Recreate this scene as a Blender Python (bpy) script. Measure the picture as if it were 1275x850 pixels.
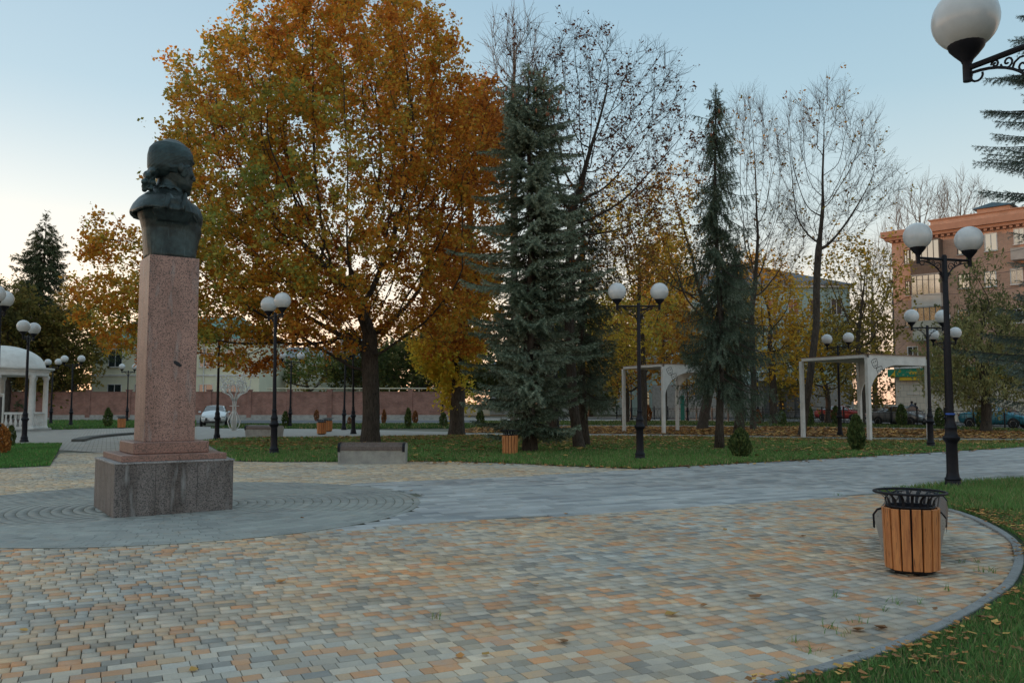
import bpy, bmesh, math, random
import numpy as np
from mathutils import Vector, Matrix, Euler
from math import radians as R, sin, cos, pi, tan, atan, sqrt

random.seed(7); RNG = np.random.default_rng(11)
for o in list(bpy.data.objects): bpy.data.objects.remove(o)
SC = bpy.context.scene; COL = SC.collection

# ------------------------------------------------------------------ camera
F = 1029.0; PITCH = R(4.28); EYE = 1.6
cd = bpy.data.cameras.new('camera'); cam = bpy.data.objects.new('camera', cd); COL.objects.link(cam)
cam.location = (0, 0, EYE); cam.rotation_euler = (pi/2 + PITCH, 0, 0)
cd.sensor_width = 36; cd.lens = F/1275*36; cd.clip_start = .1; cd.clip_end = 3000
SC.camera = cam
SC.view_settings.view_transform = 'Standard'; SC.view_settings.look = 'None'
SC.view_settings.exposure = 0.82; SC.view_settings.gamma = 1

def ray(px, py):
    cx = (px-637.5)/F; cy = (425-py)/F
    return Vector((cx, cos(PITCH)-cy*sin(PITCH), sin(PITCH)+cy*cos(PITCH)))
def at(px, py, z=0.0):
    "point of the ground (height z) that the photo shows at this pixel"
    d = ray(px, py); t = (z-EYE)/d.z
    return Vector((d.x*t, d.y*t, z))
def atY(px, py, Y):
    d = ray(px, py); t = Y/d.y
    return Vector((d.x*t, Y, EYE+d.z*t))
def xat(px, Y):            # X of a vertical thing seen at this column near the horizon
    d = ray(px, 500); return d.x/d.y*Y

# ------------------------------------------------------------------ world and sun
SUN_AZ = R(-57); SUN_EL = R(1.0)        # azimuth from +Y (minus = left), elevation
w = bpy.data.worlds.new('World'); SC.world = w; w.use_nodes = True
nt = w.node_tree; nt.nodes.clear(); N = nt.nodes.new; L = nt.links.new
out = N('ShaderNodeOutputWorld'); bg = N('ShaderNodeBackground'); L(bg.outputs[0], out.inputs[0])
sky = N('ShaderNodeTexSky'); sky.sky_type = 'NISHITA'; sky.sun_disc = False
sky.sun_elevation = SUN_EL; sky.sun_rotation = SUN_AZ; sky.air_density = 1.0; sky.dust_density = 0.6; sky.ozone_density = 2.0
SKY_GAIN = 2.0
bg.inputs[1].default_value = 0.15
tc = N('ShaderNodeTexCoord'); sep = N('ShaderNodeSeparateXYZ'); L(tc.outputs['Generated'], sep.inputs[0])
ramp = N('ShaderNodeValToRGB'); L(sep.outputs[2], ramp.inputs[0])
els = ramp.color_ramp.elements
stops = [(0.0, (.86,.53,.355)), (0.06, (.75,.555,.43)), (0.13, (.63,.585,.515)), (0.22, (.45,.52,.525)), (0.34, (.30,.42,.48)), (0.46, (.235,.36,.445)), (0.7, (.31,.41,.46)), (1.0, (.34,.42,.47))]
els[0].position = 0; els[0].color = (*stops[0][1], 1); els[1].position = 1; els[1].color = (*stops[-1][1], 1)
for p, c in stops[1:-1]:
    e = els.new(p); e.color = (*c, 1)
# the after-sunset glow, broad round the sun's azimuth and low down
dotn = N('ShaderNodeVectorMath'); dotn.operation = 'DOT_PRODUCT'; L(tc.outputs['Generated'], dotn.inputs[0])
dotn.inputs[1].default_value = (sin(SUN_AZ)*cos(R(3)), cos(SUN_AZ)*cos(R(3)), sin(R(3)))
gl = N('ShaderNodeMapRange'); L(dotn.outputs['Value'], gl.inputs[0])
gl.inputs[1].default_value = .15; gl.inputs[2].default_value = 1.0; gl.inputs[3].default_value = 0; gl.inputs[4].default_value = 1; gl.interpolation_type = 'SMOOTHERSTEP'
glc = N('ShaderNodeMix'); glc.data_type = 'RGBA'; glc.blend_type = 'ADD'
glc.inputs['A'].default_value = (0,0,0,1)
lowz = N('ShaderNodeMapRange'); L(sep.outputs[2], lowz.inputs[0]); lowz.inputs[1].default_value = 0; lowz.inputs[2].default_value = .34; lowz.inputs[3].default_value = 1; lowz.inputs[4].default_value = .12; lowz.interpolation_type = 'SMOOTHSTEP'
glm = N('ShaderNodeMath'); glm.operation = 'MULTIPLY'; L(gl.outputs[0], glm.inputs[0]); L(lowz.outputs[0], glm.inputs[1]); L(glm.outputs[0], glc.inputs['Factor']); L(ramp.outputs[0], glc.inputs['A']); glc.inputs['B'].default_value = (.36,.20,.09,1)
nsk = N('ShaderNodeMix'); nsk.data_type = 'RGBA'; nsk.blend_type = 'MIX'; nsk.inputs['Factor'].default_value = .22
gain = N('ShaderNodeVectorMath'); gain.operation = 'SCALE'; gain.inputs['Scale'].default_value = SKY_GAIN; L(sky.outputs[0], gain.inputs[0])
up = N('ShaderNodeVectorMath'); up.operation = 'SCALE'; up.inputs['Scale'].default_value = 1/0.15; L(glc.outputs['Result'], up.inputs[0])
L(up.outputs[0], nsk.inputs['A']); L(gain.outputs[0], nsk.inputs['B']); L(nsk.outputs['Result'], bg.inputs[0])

sd = bpy.data.lights.new('sun', 'SUN'); so = bpy.data.objects.new('sun', sd); COL.objects.link(so)
sd.energy = 1.8; sd.angle = R(.6); sd.color = (1.0, .50, .24)
sv = Vector((sin(SUN_AZ)*cos(SUN_EL), cos(SUN_AZ)*cos(SUN_EL), sin(SUN_EL)))
so.rotation_euler = sv.to_track_quat('Z', 'Y').to_euler()

# ------------------------------------------------------------------ materials
MATS = {}
def newmat(name):
    m = bpy.data.materials.new(name); m.use_nodes = True; t = m.node_tree
    b = t.nodes['Principled BSDF']; MATS[name] = m
    return m, t, b
def noise_node(t, scale, detail=4, rough=.6, vec=None, dist=0):
    n = t.nodes.new('ShaderNodeTexNoise'); n.inputs['Scale'].default_value = scale; n.inputs['Detail'].default_value = detail
    n.inputs['Roughness'].default_value = rough; n.inputs['Distortion'].default_value = dist
    if vec is not None: t.links.new(vec, n.inputs['Vector'])
    return n
def mixn(t, a, b, fac, mode='MIX'):
    m = t.nodes.new('ShaderNodeMix'); m.data_type = 'RGBA'; m.blend_type = mode
    for k, v in (('A', a), ('B', b)):
        if isinstance(v, tuple): m.inputs[k].default_value = (*v[:3], 1)
        else: t.links.new(v, m.inputs[k])
    if isinstance(fac, (int, float)): m.inputs['Factor'].default_value = fac
    else: t.links.new(fac, m.inputs['Factor'])
    return m.outputs['Result']
def rampn(t, fac, stops):
    r = t.nodes.new('ShaderNodeValToRGB'); t.links.new(fac, r.inputs[0]); e = r.color_ramp.elements
    def c4(c): return (c, c, c, 1) if isinstance(c, (int, float)) else (*c, 1)
    e[0].position, e[0].color = stops[0][0], c4(stops[0][1]); e[1].position, e[1].color = stops[-1][0], c4(stops[-1][1])
    for p, c in stops[1:-1]:
        x = e.new(p); x.color = c4(c)
    return r.outputs[0]
def bump(t, b, h, strength, dist=.01):
    n = t.nodes.new('ShaderNodeBump'); n.inputs['Strength'].default_value = strength; n.inputs['Distance'].default_value = dist
    t.links.new(h, n.inputs['Height']); t.links.new(n.outputs[0], b.inputs['Normal'])
def mat(name, c1, c2=None, scale=8, rough=.7, bmp=.2, metal=0, spec=.5, fine=None, coord='Position', rng=(.35,.65), bdist=.01, stretch=None):
    "two-tone noisy surface; coord Position (world) or Object"
    if name in MATS: return MATS[name]
    m, t, b = newmat(name)
    if coord == 'Position': vec = t.nodes.new('ShaderNodeNewGeometry').outputs['Position']
    else: vec = t.nodes.new('ShaderNodeTexCoord').outputs['Object']
    if stretch:
        mp = t.nodes.new('ShaderNodeMapping'); mp.inputs['Scale'].default_value = stretch; t.links.new(vec, mp.inputs[0]); vec = mp.outputs[0]
    n = noise_node(t, scale, 5, .62, vec)
    f = rampn(t, n.outputs['Fac'], [(rng[0], 0.), (rng[1], 1.)])
    c = mixn(t, c1, c2 or tuple(x*.8 for x in c1), f)
    if fine:
        n2 = noise_node(t, fine[0], 2, .5, vec)
        f2 = rampn(t, n2.outputs['Fac'], [(fine[2], 0.), (fine[3], 1.)]); c = mixn(t, c, fine[1], f2)
    t.links.new(c, b.inputs['Base Color'])
    b.inputs['Roughness'].default_value = rough; b.inputs['Metallic'].default_value = metal; b.inputs['Specular IOR Level'].default_value = spec
    if bmp: bump(t, b, noise_node(t, scale*3, 6, .7, vec).outputs['Fac'], bmp, bdist)
    return m
def leafmat(name, trans=.35, sat=1.0):
    "tint attribute drives the leaf colour, some light passes through"
    if name in MATS: return MATS[name]
    m, t, b = newmat(name)
    a = t.nodes.new('ShaderNodeAttribute'); a.attribute_name = 'tint'
    t.links.new(a.outputs['Color'], b.inputs['Base Color']); b.inputs['Roughness'].default_value = .75; b.inputs['Specular IOR Level'].default_value = .25
    if trans:
        tr = t.nodes.new('ShaderNodeBsdfTranslucent'); t.links.new(a.outputs['Color'], tr.inputs[0])
        mx = t.nodes.new('ShaderNodeMixShader'); mx.inputs[0].default_value = trans
        t.links.new(b.outputs[0], mx.inputs[1]); t.links.new(tr.outputs[0], mx.inputs[2])
        t.links.new(mx.outputs[0], t.nodes['Material Output'].inputs[0])
    return m
def glassmat(name, col=(.03,.04,.045), rough=.04):
    if name in MATS: return MATS[name]
    m, t, b = newmat(name); b.inputs['Base Color'].default_value = (*col, 1); b.inputs['Roughness'].default_value = rough
    b.inputs['Specular IOR Level'].default_value = 1.0; b.inputs['IOR'].default_value = 1.9
    return m
def stonemat(name, base, second, dark, grain=220, rough=.5, mottle=2.5, stain=None):
    "granite: base with crystals, big faint mottling, optional vertical damp streaks"
    m, t, b = newmat(name)
    vec = t.nodes.new('ShaderNodeTexCoord').outputs['Object']
    v = t.nodes.new('ShaderNodeTexVoronoi'); v.inputs['Scale'].default_value = grain; t.links.new(vec, v.inputs['Vector'])
    sp = t.nodes.new('ShaderNodeSeparateColor'); t.links.new(v.outputs['Color'], sp.inputs[0])
    c = mixn(t, base, second, rampn(t, sp.outputs[0], [(.3, 0.), (.7, 1.)]))
    c = mixn(t, c, dark, rampn(t, sp.outputs[1], [(.78, 0.), (.86, 1.)]))
    n = noise_node(t, mottle, 5, .6, vec)
    c = mixn(t, c, mixn(t, c, (.6,.6,.6), 1.0, 'MULTIPLY'), rampn(t, n.outputs['Fac'], [(.42, 0.), (.75, .7)]))
    if stain:
        mp = t.nodes.new('ShaderNodeMapping'); mp.inputs['Scale'].default_value = (3.2, 3.2, .5); t.links.new(vec, mp.inputs[0])
        n2 = noise_node(t, 1.3, 4, .65, mp.outputs[0])
        c = mixn(t, c, mixn(t, c, stain, 1.0, 'MULTIPLY'), rampn(t, n2.outputs['Fac'], [(.45, 0.), (.62, .9)]))
        n3 = noise_node(t, 2.6, 3, .6, mp.outputs[0])
        c = mixn(t, c, (.42,.43,.43), rampn(t, n3.outputs['Fac'], [(.56, 0.), (.78, .55)]))
    t.links.new(c, b.inputs['Base Color']); b.inputs['Roughness'].default_value = rough
    bump(t, b, v.outputs['Distance'], .12, .003)
    return m
def pavermat(name, attr):
    m, t, b = newmat(name)
    if attr:
        a = t.nodes.new('ShaderNodeAttribute'); a.attribute_name = 'tint'; base = a.outputs['Color']
    else: base = t.nodes.new('ShaderNodeObjectInfo').outputs['Color']
    vec = t.nodes.new('ShaderNodeNewGeometry').outputs['Position']
    n = noise_node(t, 5.5, 3, .55, vec, .6)
    c = mixn(t, base, (.42,.395,.36), rampn(t, n.outputs['Fac'], [(.45, 0.), (.70, .45)]))
    n1 = noise_node(t, 3.3, 3, .55, vec, 1.)
    c = mixn(t, c, (.50,.33,.19), rampn(t, n1.outputs['Fac'], [(.60, 0.), (.76, .35)]))
    n2 = noise_node(t, 70, 5, .75, vec)
    c = mixn(t, c, mixn(t, c, (.74,.74,.74), 1., 'MULTIPLY'), rampn(t, n2.outputs['Fac'], [(.45, 0.), (.72, .7)]))
    n3 = noise_node(t, .55, 5, .6, vec)
    c = mixn(t, c, mixn(t, c, (.80,.80,.82), 1., 'MULTIPLY'), rampn(t, n3.outputs['Fac'], [(.42, 0.), (.64, 1.)]))
    t.links.new(c, b.inputs['Base Color']); b.inputs['Roughness'].default_value = .8; b.inputs['Specular IOR Level'].default_value = .3
    bump(t, b, n2.outputs['Fac'], .35, .004)
    return m
def brickmat(name, c1, c2, mortar, bw, bh, scale=1.0, rot=0.0, rough=.85, axis='wall', msize=.012, stain=.3):
    "courses too far away to build"
    m, t, b = newmat(name)
    if axis == 'floor':
        vec = t.nodes.new('ShaderNodeNewGeometry').outputs['Position']
        mp = t.nodes.new('ShaderNodeMapping'); mp.inputs['Rotation'].default_value = (0, 0, -rot); t.links.new(vec, mp.inputs[0]); v2 = mp.outputs[0]
    else:
        vec = t.nodes.new('ShaderNodeTexCoord').outputs['Object']
        s = t.nodes.new('ShaderNodeSeparateXYZ'); t.links.new(vec, s.inputs[0])
        ad = t.nodes.new('ShaderNodeMath'); t.links.new(s.outputs[0], ad.inputs[0]); t.links.new(s.outputs[1], ad.inputs[1])
        cb = t.nodes.new('ShaderNodeCombineXYZ'); t.links.new(ad.outputs[0], cb.inputs[0]); t.links.new(s.outputs[2], cb.inputs[1]); v2 = cb.outputs[0]
    br = t.nodes.new('ShaderNodeTexBrick'); t.links.new(v2, br.inputs['Vector']); br.inputs['Scale'].default_value = 1
    br.inputs['Brick Width'].default_value = bw; br.inputs['Row Height'].default_value = bh; br.inputs['Mortar Size'].default_value = msize
    br.inputs['Color1'].default_value = (*c1, 1); br.inputs['Color2'].default_value = (*c2, 1); br.inputs['Mortar'].default_value = (*mortar, 1)
    n = noise_node(t, 1.1, 5, .65, vec)
    c = mixn(t, br.outputs['Color'], mixn(t, br.outputs['Color'], (.62,.60,.58), 1., 'MULTIPLY'), rampn(t, n.outputs['Fac'], [(.42, 0.), (.68, stain*2)]))
    t.links.new(c, b.inputs['Base Color']); b.inputs['Roughness'].default_value = rough
    bump(t, b, br.outputs['Fac'], .4, -.008)
    return m

M = {}
M['black_iron'] = mat('black_iron', (.008,.008,.012), (.014,.014,.02), 14, .48, .06, spec=.22, coord='Object')
M['globe'] = mat('opal_globe', (.66,.68,.69), (.50,.515,.52), 2.2, .24, 0, spec=.6, coord='Object')
M['concrete'] = mat('concrete', (.40,.39,.36), (.28,.275,.26), 3.5, .85, .3, fine=(60, (.18,.18,.17), .6, .75), coord='Object')
M['wood'] = mat('oiled_wood', (.62,.25,.08), (.40,.14,.045), 7, .5, .25, coord='Object', stretch=(4,4,.45), fine=(16, (.11,.04,.018), .62, .74), bdist=.004)
M['dark_wood'] = mat('weathered_slat', (.085,.055,.045), (.15,.11,.09), 5, .6, .3, coord='Object', stretch=(.4,5,5))
M['bark'] = mat('bark', (.045,.035,.027), (.10,.08,.062), 6, .95, 1., coord='Object', stretch=(2.2,2.2,.45), bdist=.06, fine=(14, (.015,.012,.01), .55, .7))
M['pale_bark'] = mat('pale_bark', (.11,.09,.07), (.17,.145,.12), 5, .95, .8, coord='Object', stretch=(2,2,.5), bdist=.04)
M['red_granite'] = stonemat('red_granite', (.44,.265,.215), (.33,.195,.16), (.085,.06,.055), 95, .45, 1.6, stain=(.74,.70,.68))
M['collar_granite'] = stonemat('collar_granite', (.34,.185,.145), (.24,.13,.105), (.06,.05,.045), 95, .45, 1.6)
M['grey_granite'] = stonemat('grey_granite', (.23,.20,.19), (.14,.125,.12), (.045,.045,.045), 95, .5, 2.2, stain=(.42,.38,.36))
M['pale_granite'] = stonemat('pale_granite', (.40,.38,.37), (.28,.26,.255), (.1,.1,.1), 75, .6, 2.2)
M['white_paint'] = mat('white_paint', (.72,.71,.68), (.58,.565,.53), 2, .6, .08, fine=(22, (.45,.43,.40), .66, .78), coord='Object')
M['pergola'] = mat('pergola_paint', (.68,.67,.64), (.55,.54,.51), 1.8, .6, .12, fine=(26, (.33,.31,.28), .62, .74), coord='Object')
M['leaf'] = leafmat('autumn_leaf', .5)
M['needle'] = leafmat('needle', .12)
M['grassblade'] = leafmat('grass_blade', .25)
M['litter'] = leafmat('fallen_leaf', .1)
M['glass'] = glassmat('window_glass')
m, t, b = newmat('sunset_tint_glass'); M['eglass'] = m; b.inputs['Base Color'].default_value = (.62,.54,.46,1); b.inputs['Metallic'].default_value = .85; b.inputs['Roughness'].default_value = .08  # sunset reflection put into the panes as a warm, metallic tint
M['paver_one'] = pavermat('paver_object', False); M['paver_many'] = pavermat('paver_joined', True)

# bronze with green-blue patina and run-off streaks
m, t, b = newmat('bronze'); M['bronze'] = m
vec = t.nodes.new('ShaderNodeTexCoord').outputs['Object']
n = noise_node(t, 3.2, 6, .65, vec); c = mixn(t, (.018,.026,.026), (.06,.088,.088), rampn(t, n.outputs['Fac'], [(.40,0.),(.72,1.)]))
mp = t.nodes.new('ShaderNodeMapping'); mp.inputs['Scale'].default_value = (9,9,.7); t.links.new(vec, mp.inputs[0])
n2 = noise_node(t, 2, 4, .6, mp.outputs[0]); c = mixn(t, c, (.14,.18,.18), rampn(t, n2.outputs['Fac'], [(.58,0.),(.74,.55)]))
t.links.new(c, b.inputs['Base Color']); b.inputs['Metallic'].default_value = .55; b.inputs['Roughness'].default_value = .4
bump(t, b, noise_node(t, 16, 6, .7, vec).outputs['Fac'], .5, .012)
# bronze hair: combed strands
m, t, b = newmat('bronze_hair'); M['bronze_hair'] = m
vec = t.nodes.new('ShaderNodeTexCoord').outputs['Object']
n = noise_node(t, 3, 6, .65, vec); c = mixn(t, (.016,.028,.030), (.05,.088,.092), rampn(t, n.outputs['Fac'], [(.40,0.),(.72,1.)]))
t.links.new(c, b.inputs['Base Color']); b.inputs['Metallic'].default_value = .45; b.inputs['Roughness'].default_value = .48
wv = t.nodes.new('ShaderNodeTexWave'); wv.wave_type = 'BANDS'; wv.bands_direction = 'Z'; wv.inputs['Scale'].default_value = 7; wv.inputs['Distortion'].default_value = 5; wv.inputs['Detail'].default_value = 3
mp = t.nodes.new('ShaderNodeMapping'); mp.inputs['Rotation'].default_value = (.3,.5,0); t.links.new(vec, mp.inputs[0]); t.links.new(mp.outputs[0], wv.inputs['Vector'])
bump(t, b, wv.outputs['Fac'], .25, .006)

# ------------------------------------------------------------------ mesh and object helpers
def tag(o, label=None, cat=None, group=None, kind=None):
    if label: o['label'] = label
    if cat: o['category'] = cat
    if group: o['group'] = group
    if kind: o['kind'] = kind
    return o
def empty(name, loc=(0,0,0), rz=0, label=None, cat=None, group=None):
    o = bpy.data.objects.new(name, None); COL.objects.link(o); o.location = loc; o.rotation_euler = (0,0,rz); o.empty_display_size = .2
    return tag(o, label, cat, group)
def link(name, me, mt=None, parent=None, loc=None, rz=None):
    o = bpy.data.objects.new(name, me); COL.objects.link(o)
    if mt is not None and not me.materials: me.materials.append(mt)
    if parent: o.parent = parent
    if loc is not None: o.location = loc
    if rz is not None: o.rotation_euler = (0,0,rz)
    return o
KIDS = {}
def copy_tree(o, parent=None):
    c = o.copy(); COL.objects.link(c); c.parent = parent
    for ch in o.children: copy_tree(ch, c)
    return c
def copy_thing(o, loc, rz, label, group=None):
    c = copy_tree(o); c.location = loc; c.rotation_euler = (0,0,rz); c['label'] = label
    if group: c['group'] = group
    return c
class MB:
    def __init__(s): s.v = []; s.f = []
    def add(s, vs, fs, M4=None):
        k = len(s.v)
        if M4 is not None: vs = [M4 @ Vector(v) for v in vs]
        s.v += [tuple(v) for v in vs]; s.f += [tuple(i+k for i in f) for f in fs]; return s
    def box(s, c, size, M4=None, taper=1.0, bev=0.0):
        x, y, z = (q/2 for q in size)
        if bev <= 0:
            vs = [(c[0]+a*x*(taper if e > 0 else 1), c[1]+b_*y*(taper if e > 0 else 1), c[2]+e*z) for e in (-1,1) for a, b_ in ((-1,-1),(1,-1),(1,1),(-1,1))]
            fs = [(3,2,1,0),(4,5,6,7),(0,1,5,4),(1,2,6,5),(2,3,7,6),(3,0,4,7)]
            return s.add(vs, fs, M4)
        rings = [(-z, -bev), (-z+bev, 0), (z-bev, 0), (z, -bev)]; vs = []; fs = []
        for zz, g in rings:
            tp = 1+(taper-1)*(zz+z)/(2*z)
            X, Y = x*tp+g, y*tp+g
            q = bev if g == 0 else bev*.6
            for a, b_ in ((-X,-Y+q),(-X+q,-Y),(X-q,-Y),(X,-Y+q),(X,Y-q),(X-q,Y),(-X+q,Y),(-X,Y-q)): vs.append((c[0]+a, c[1]+b_, c[2]+zz))
        for r in range(3):
            for i in range(8): fs.append((r*8+i, r*8+(i+1)%8, (r+1)*8+(i+1)%8, (r+1)*8+i))
        fs.append(tuple(range(7,-1,-1))); fs.append(tuple(range(24,32)))
        return s.add(vs, fs, M4)
    def lathe(s, prof, n=16, c=(0,0,0), M4=None, cap=True):
        vs = []; fs = []
        for r, z in prof:
            for i in range(n): a = 2*pi*i/n; vs.append((c[0]+r*cos(a), c[1]+r*sin(a), c[2]+z))
        for k in range(len(prof)-1):
            for i in range(n): fs.append((k*n+i, k*n+(i+1)%n, (k+1)*n+(i+1)%n, (k+1)*n+i))
        if cap: fs.append(tuple(range(n-1,-1,-1))); fs.append(tuple(range((len(prof)-1)*n, len(prof)*n)))
        return s.add(vs, fs, M4)
    def tube(s, pts, r, n=6, M4=None, cap=True):
        pts = [Vector(p) for p in pts]; vs = []; fs = []
        rr = r if isinstance(r, (list, tuple)) else [r]*len(pts)
        for i, p in enumerate(pts):
            d = (pts[min(i+1, len(pts)-1)]-pts[max(i-1, 0)]).normalized()
            ref = Vector((0,0,1)) if abs(d.z) < .95 else Vector((1,0,0))
            u = d.cross(ref).normalized(); v = d.cross(u)
            if i and u.dot(pu) < 0: u = -u; v = -v
            pu = u
            for k in range(n): a = 2*pi*k/n; vs.append(p+(u*cos(a)+v*sin(a))*rr[i])
        for i in range(len(pts)-1):
            for k in range(n): fs.append((i*n+k, i*n+(k+1)%n, (i+1)*n+(k+1)%n, (i+1)*n+k))
        if cap: fs.append(tuple(range(n-1,-1,-1))); fs.append(tuple(range((len(pts)-1)*n, len(pts)*n)))
        return s.add(vs, fs, M4)
    def prism(s, poly, z0, z1, M4=None):
        n = len(poly); vs = [(x, y, z0) for x, y in poly]+[(x, y, z1) for x, y in poly]
        fs = [tuple(range(n-1,-1,-1)), tuple(range(n, 2*n))]+[(i, (i+1)%n, n+(i+1)%n, n+i) for i in range(n)]
        return s.add(vs, fs, M4)
    def loft(s, rings, M4=None, cap=True):
        n = len(rings[0]); vs = [p for r in rings for p in r]; fs = []
        for k in range(len(rings)-1):
            for i in range(n): fs.append((k*n+i, k*n+(i+1)%n, (k+1)*n+(i+1)%n, (k+1)*n+i))
        if cap: fs.append(tuple(range(n-1,-1,-1))); fs.append(tuple(range((len(rings)-1)*n, len(rings)*n)))
        return s.add(vs, fs, M4)
    def sphere(s, c, r, nu=20, nv=12, M4=None):
        rx, ry, rz = (r, r, r) if isinstance(r, (int, float)) else r
        rings = []
        for j in range(1, nv):
            a = pi*j/nv-pi/2; rings.append([(c[0]+rx*cos(a)*cos(2*pi*i/nu), c[1]+ry*cos(a)*sin(2*pi*i/nu), c[2]+rz*sin(a)) for i in range(nu)])
        return s.loft(rings, M4)
    def mesh(s, name):
        me = bpy.data.meshes.new(name); me.from_pydata(s.v, [], s.f); me.update(); return me
    def build(s, name, mt, parent=None, smooth=False, loc=None, rz=None, flat_angle=None):
        me = s.mesh(name)
        bm = bmesh.new(); bm.from_mesh(me); bmesh.ops.recalc_face_normals(bm, faces=bm.faces); bm.to_mesh(me); bm.free()
        if smooth or flat_angle:
            me.polygons.foreach_set('use_smooth', [True]*len(me.polygons))
            if flat_angle: me.set_sharp_from_angle(angle=R(flat_angle))
        return link(name, me, mt, parent, loc, rz)
def np_mesh(name, V, Fc, mt, parent=None, tint=None, smooth=False, k=None):
    "V (n,3), Fc (m,k) with k = 3 or 4; tint (m,3) one colour for each face"
    me = bpy.data.meshes.new(name); n, mm = len(V), len(Fc); k = Fc.shape[1]
    me.vertices.add(n); me.vertices.foreach_set('co', np.ascontiguousarray(V, dtype=np.float32).ravel())
    me.loops.add(mm*k); me.loops.foreach_set('vertex_index', np.ascontiguousarray(Fc, dtype=np.int32).ravel())
    me.polygons.add(mm); me.polygons.foreach_set('loop_start', np.arange(0, mm*k, k, dtype=np.int32))
    if smooth: me.polygons.foreach_set('use_smooth', np.ones(mm, dtype=bool))
    me.update(calc_edges=True)
    if tint is not None:
        a = me.color_attributes.new('tint', 'FLOAT_COLOR', 'CORNER')
        c = np.ones((mm, k, 4), dtype=np.float32); c[:, :, :3] = np.asarray(tint, dtype=np.float32)[:, None, :]
        a.data.foreach_set('color', c.ravel())
    return link(name, me, mt, parent)
def inside(poly, P):
    P = np.asarray(P); x, y = P[:,0], P[:,1]; r = np.zeros(len(P), bool); n = len(poly)
    for i in range(n):
        x1, y1 = poly[i][:2]; x2, y2 = poly[(i+1)%n][:2]
        if y1 == y2: continue
        c = ((y1 > y) != (y2 > y)) & (x < (x2-x1)*(y-y1)/(y2-y1)+x1); r ^= c
    return r
def sheet(name, poly, z, mt, kind='structure', parent=None, thick=0):
    mb = MB()
    if thick: mb.prism([(p[0], p[1]) for p in poly], z-thick, z)
    else: mb.add([(p[0], p[1], z) for p in poly], [tuple(range(len(poly)))])
    o = mb.build(name, mt, parent)
    if o.data.polygons[0].normal.z < 0 and not thick: o.data.flip_normals()
    if kind: o['kind'] = kind
    return o
def pxpoly(pts): return [tuple(at(*p)[:2]) for p in pts]
GA = R(26)                                   # the square's paving grid is turned 26 degrees
GD = np.array([cos(GA), sin(GA)]); GN = np.array([-sin(GA), cos(GA)])
# ------------------------------------------------------------------ the ground
m_soil = mat('soil_grass', (.035,.055,.018), (.075,.06,.025), 1.2, .95, .5, fine=(30, (.02,.025,.01), .5, .65))
m_lawn = mat('lawn_soil', (.018,.038,.010), (.035,.055,.015), 1.5, .95, .5, fine=(25, (.03,.022,.012), .58, .7))
m_litter_ground = mat('leaf_covered_lawn', (.16,.085,.03), (.07,.085,.025), 1.1, .95, .6, fine=(14, (.24,.13,.05), .55, .68))
m_asph = mat('asphalt', (.12,.125,.13), (.085,.088,.092), 2.0, .8, .25, fine=(120, (.18,.18,.18), .6, .7))
m_walk = mat('far_pavement', (.36,.34,.31), (.28,.265,.24), 1.5, .85, .2)
m_bed = mat('joint_sand', (.17,.155,.125), (.095,.105,.065), 2.2, .95, .4, fine=(40, (.14,.12,.09), .6, .72))
m_tile = brickmat('far_tiles', (.42,.36,.30), (.33,.31,.28), (.13,.12,.10), .30, .30, rot=GA, axis='floor', msize=.012, stain=.25)
sheet('ground', [(-900,-60), (900,-60), (900,1500), (-900,1500)], -.06, m_soil)

# kerb curve of the right-hand lawn (pixels along its paved side)
KERB = [(900,868),(959,843),(1014,833),(1089,809),(1133,792),(1178,772),(1225,744),(1248,728),(1261,706),(1263,690),(1256,673),(1236,659),(1212,647),(1191,639),(1160,629),(1125,620),(1089,614.5)]
KP = [at(*p).xy for p in KERB]
def smooth_line(P, n=4):
    out_ = []
    for i in range(len(P)-1):
        p0, p1, p2, p3 = P[max(i-1,0)], P[i], P[i+1], P[min(i+2,len(P)-1)]
        for k in range(n):
            t = k/n; out_.append(.5*((2*p1)+(-p0+p2)*t+(2*p0-5*p1+4*p2-p3)*t*t+(-p0+3*p1-3*p2+p3)*t**3))
    return out_+[P[-1]]
KS = smooth_line(KP)
CC = at(143,646).xy                                   # the pedestal's nearest corner
MROT = R(35.2); MS = 1.645
MC = Vector((-5.363, 12.815))
CIRC = Vector((-5.32, 13.15)); CR = 3.85
lawn_main = pxpoly([(293,574),(350,575),(420,575),(503,574.5),(560,574.5),(640,577),(720,581),(800,583.5),(900,578),(1000,573),(1100,567),(1200,561),(1275,556.5),(1400,549),(1400,545),(1275,549),(1150,549),(1000,546.5),(850,543.5),(700,543),(600,542),(420,544.5),(300,545.5),(251,549)])
lawn_left = pxpoly([(-200,594),(0,583),(62,580),(77,553),(0,553.5),(-200,556)])
lawn_right = [tuple(p) for p in KS] + pxpoly([(1150,607.5),(1190,602.5),(1275,598)]) + [(16,17.6),(30,24.2),(30,-2),(1.6,-2),(1.5,4.0)]
band = [tuple(CIRC)]+pxpoly([(440,660),(478,655),(850,631.6),(1089,614.5),(1150,607.5),(1190,602.5),(1275,598)])+[(16,17.6),(22,20.5)]+[(34,40)]+pxpoly([(1400,549),(1275,556.5),(1200,561),(1100,567),(1000,573),(900,578),(815,583.5),(700,590),(560,597),(430,602.5)])
plaza = sheet('plaza', [(-22,-3), (5.2,-3)]+[tuple(p) for p in KP[:1]]+[tuple(p) for p in KP[1:]]+pxpoly([(1190,602.5)])+[(16,17.6),(34,40),(34,60),(-60,60),(-60,20),(-22,10)], -.022, m_bed)
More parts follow.
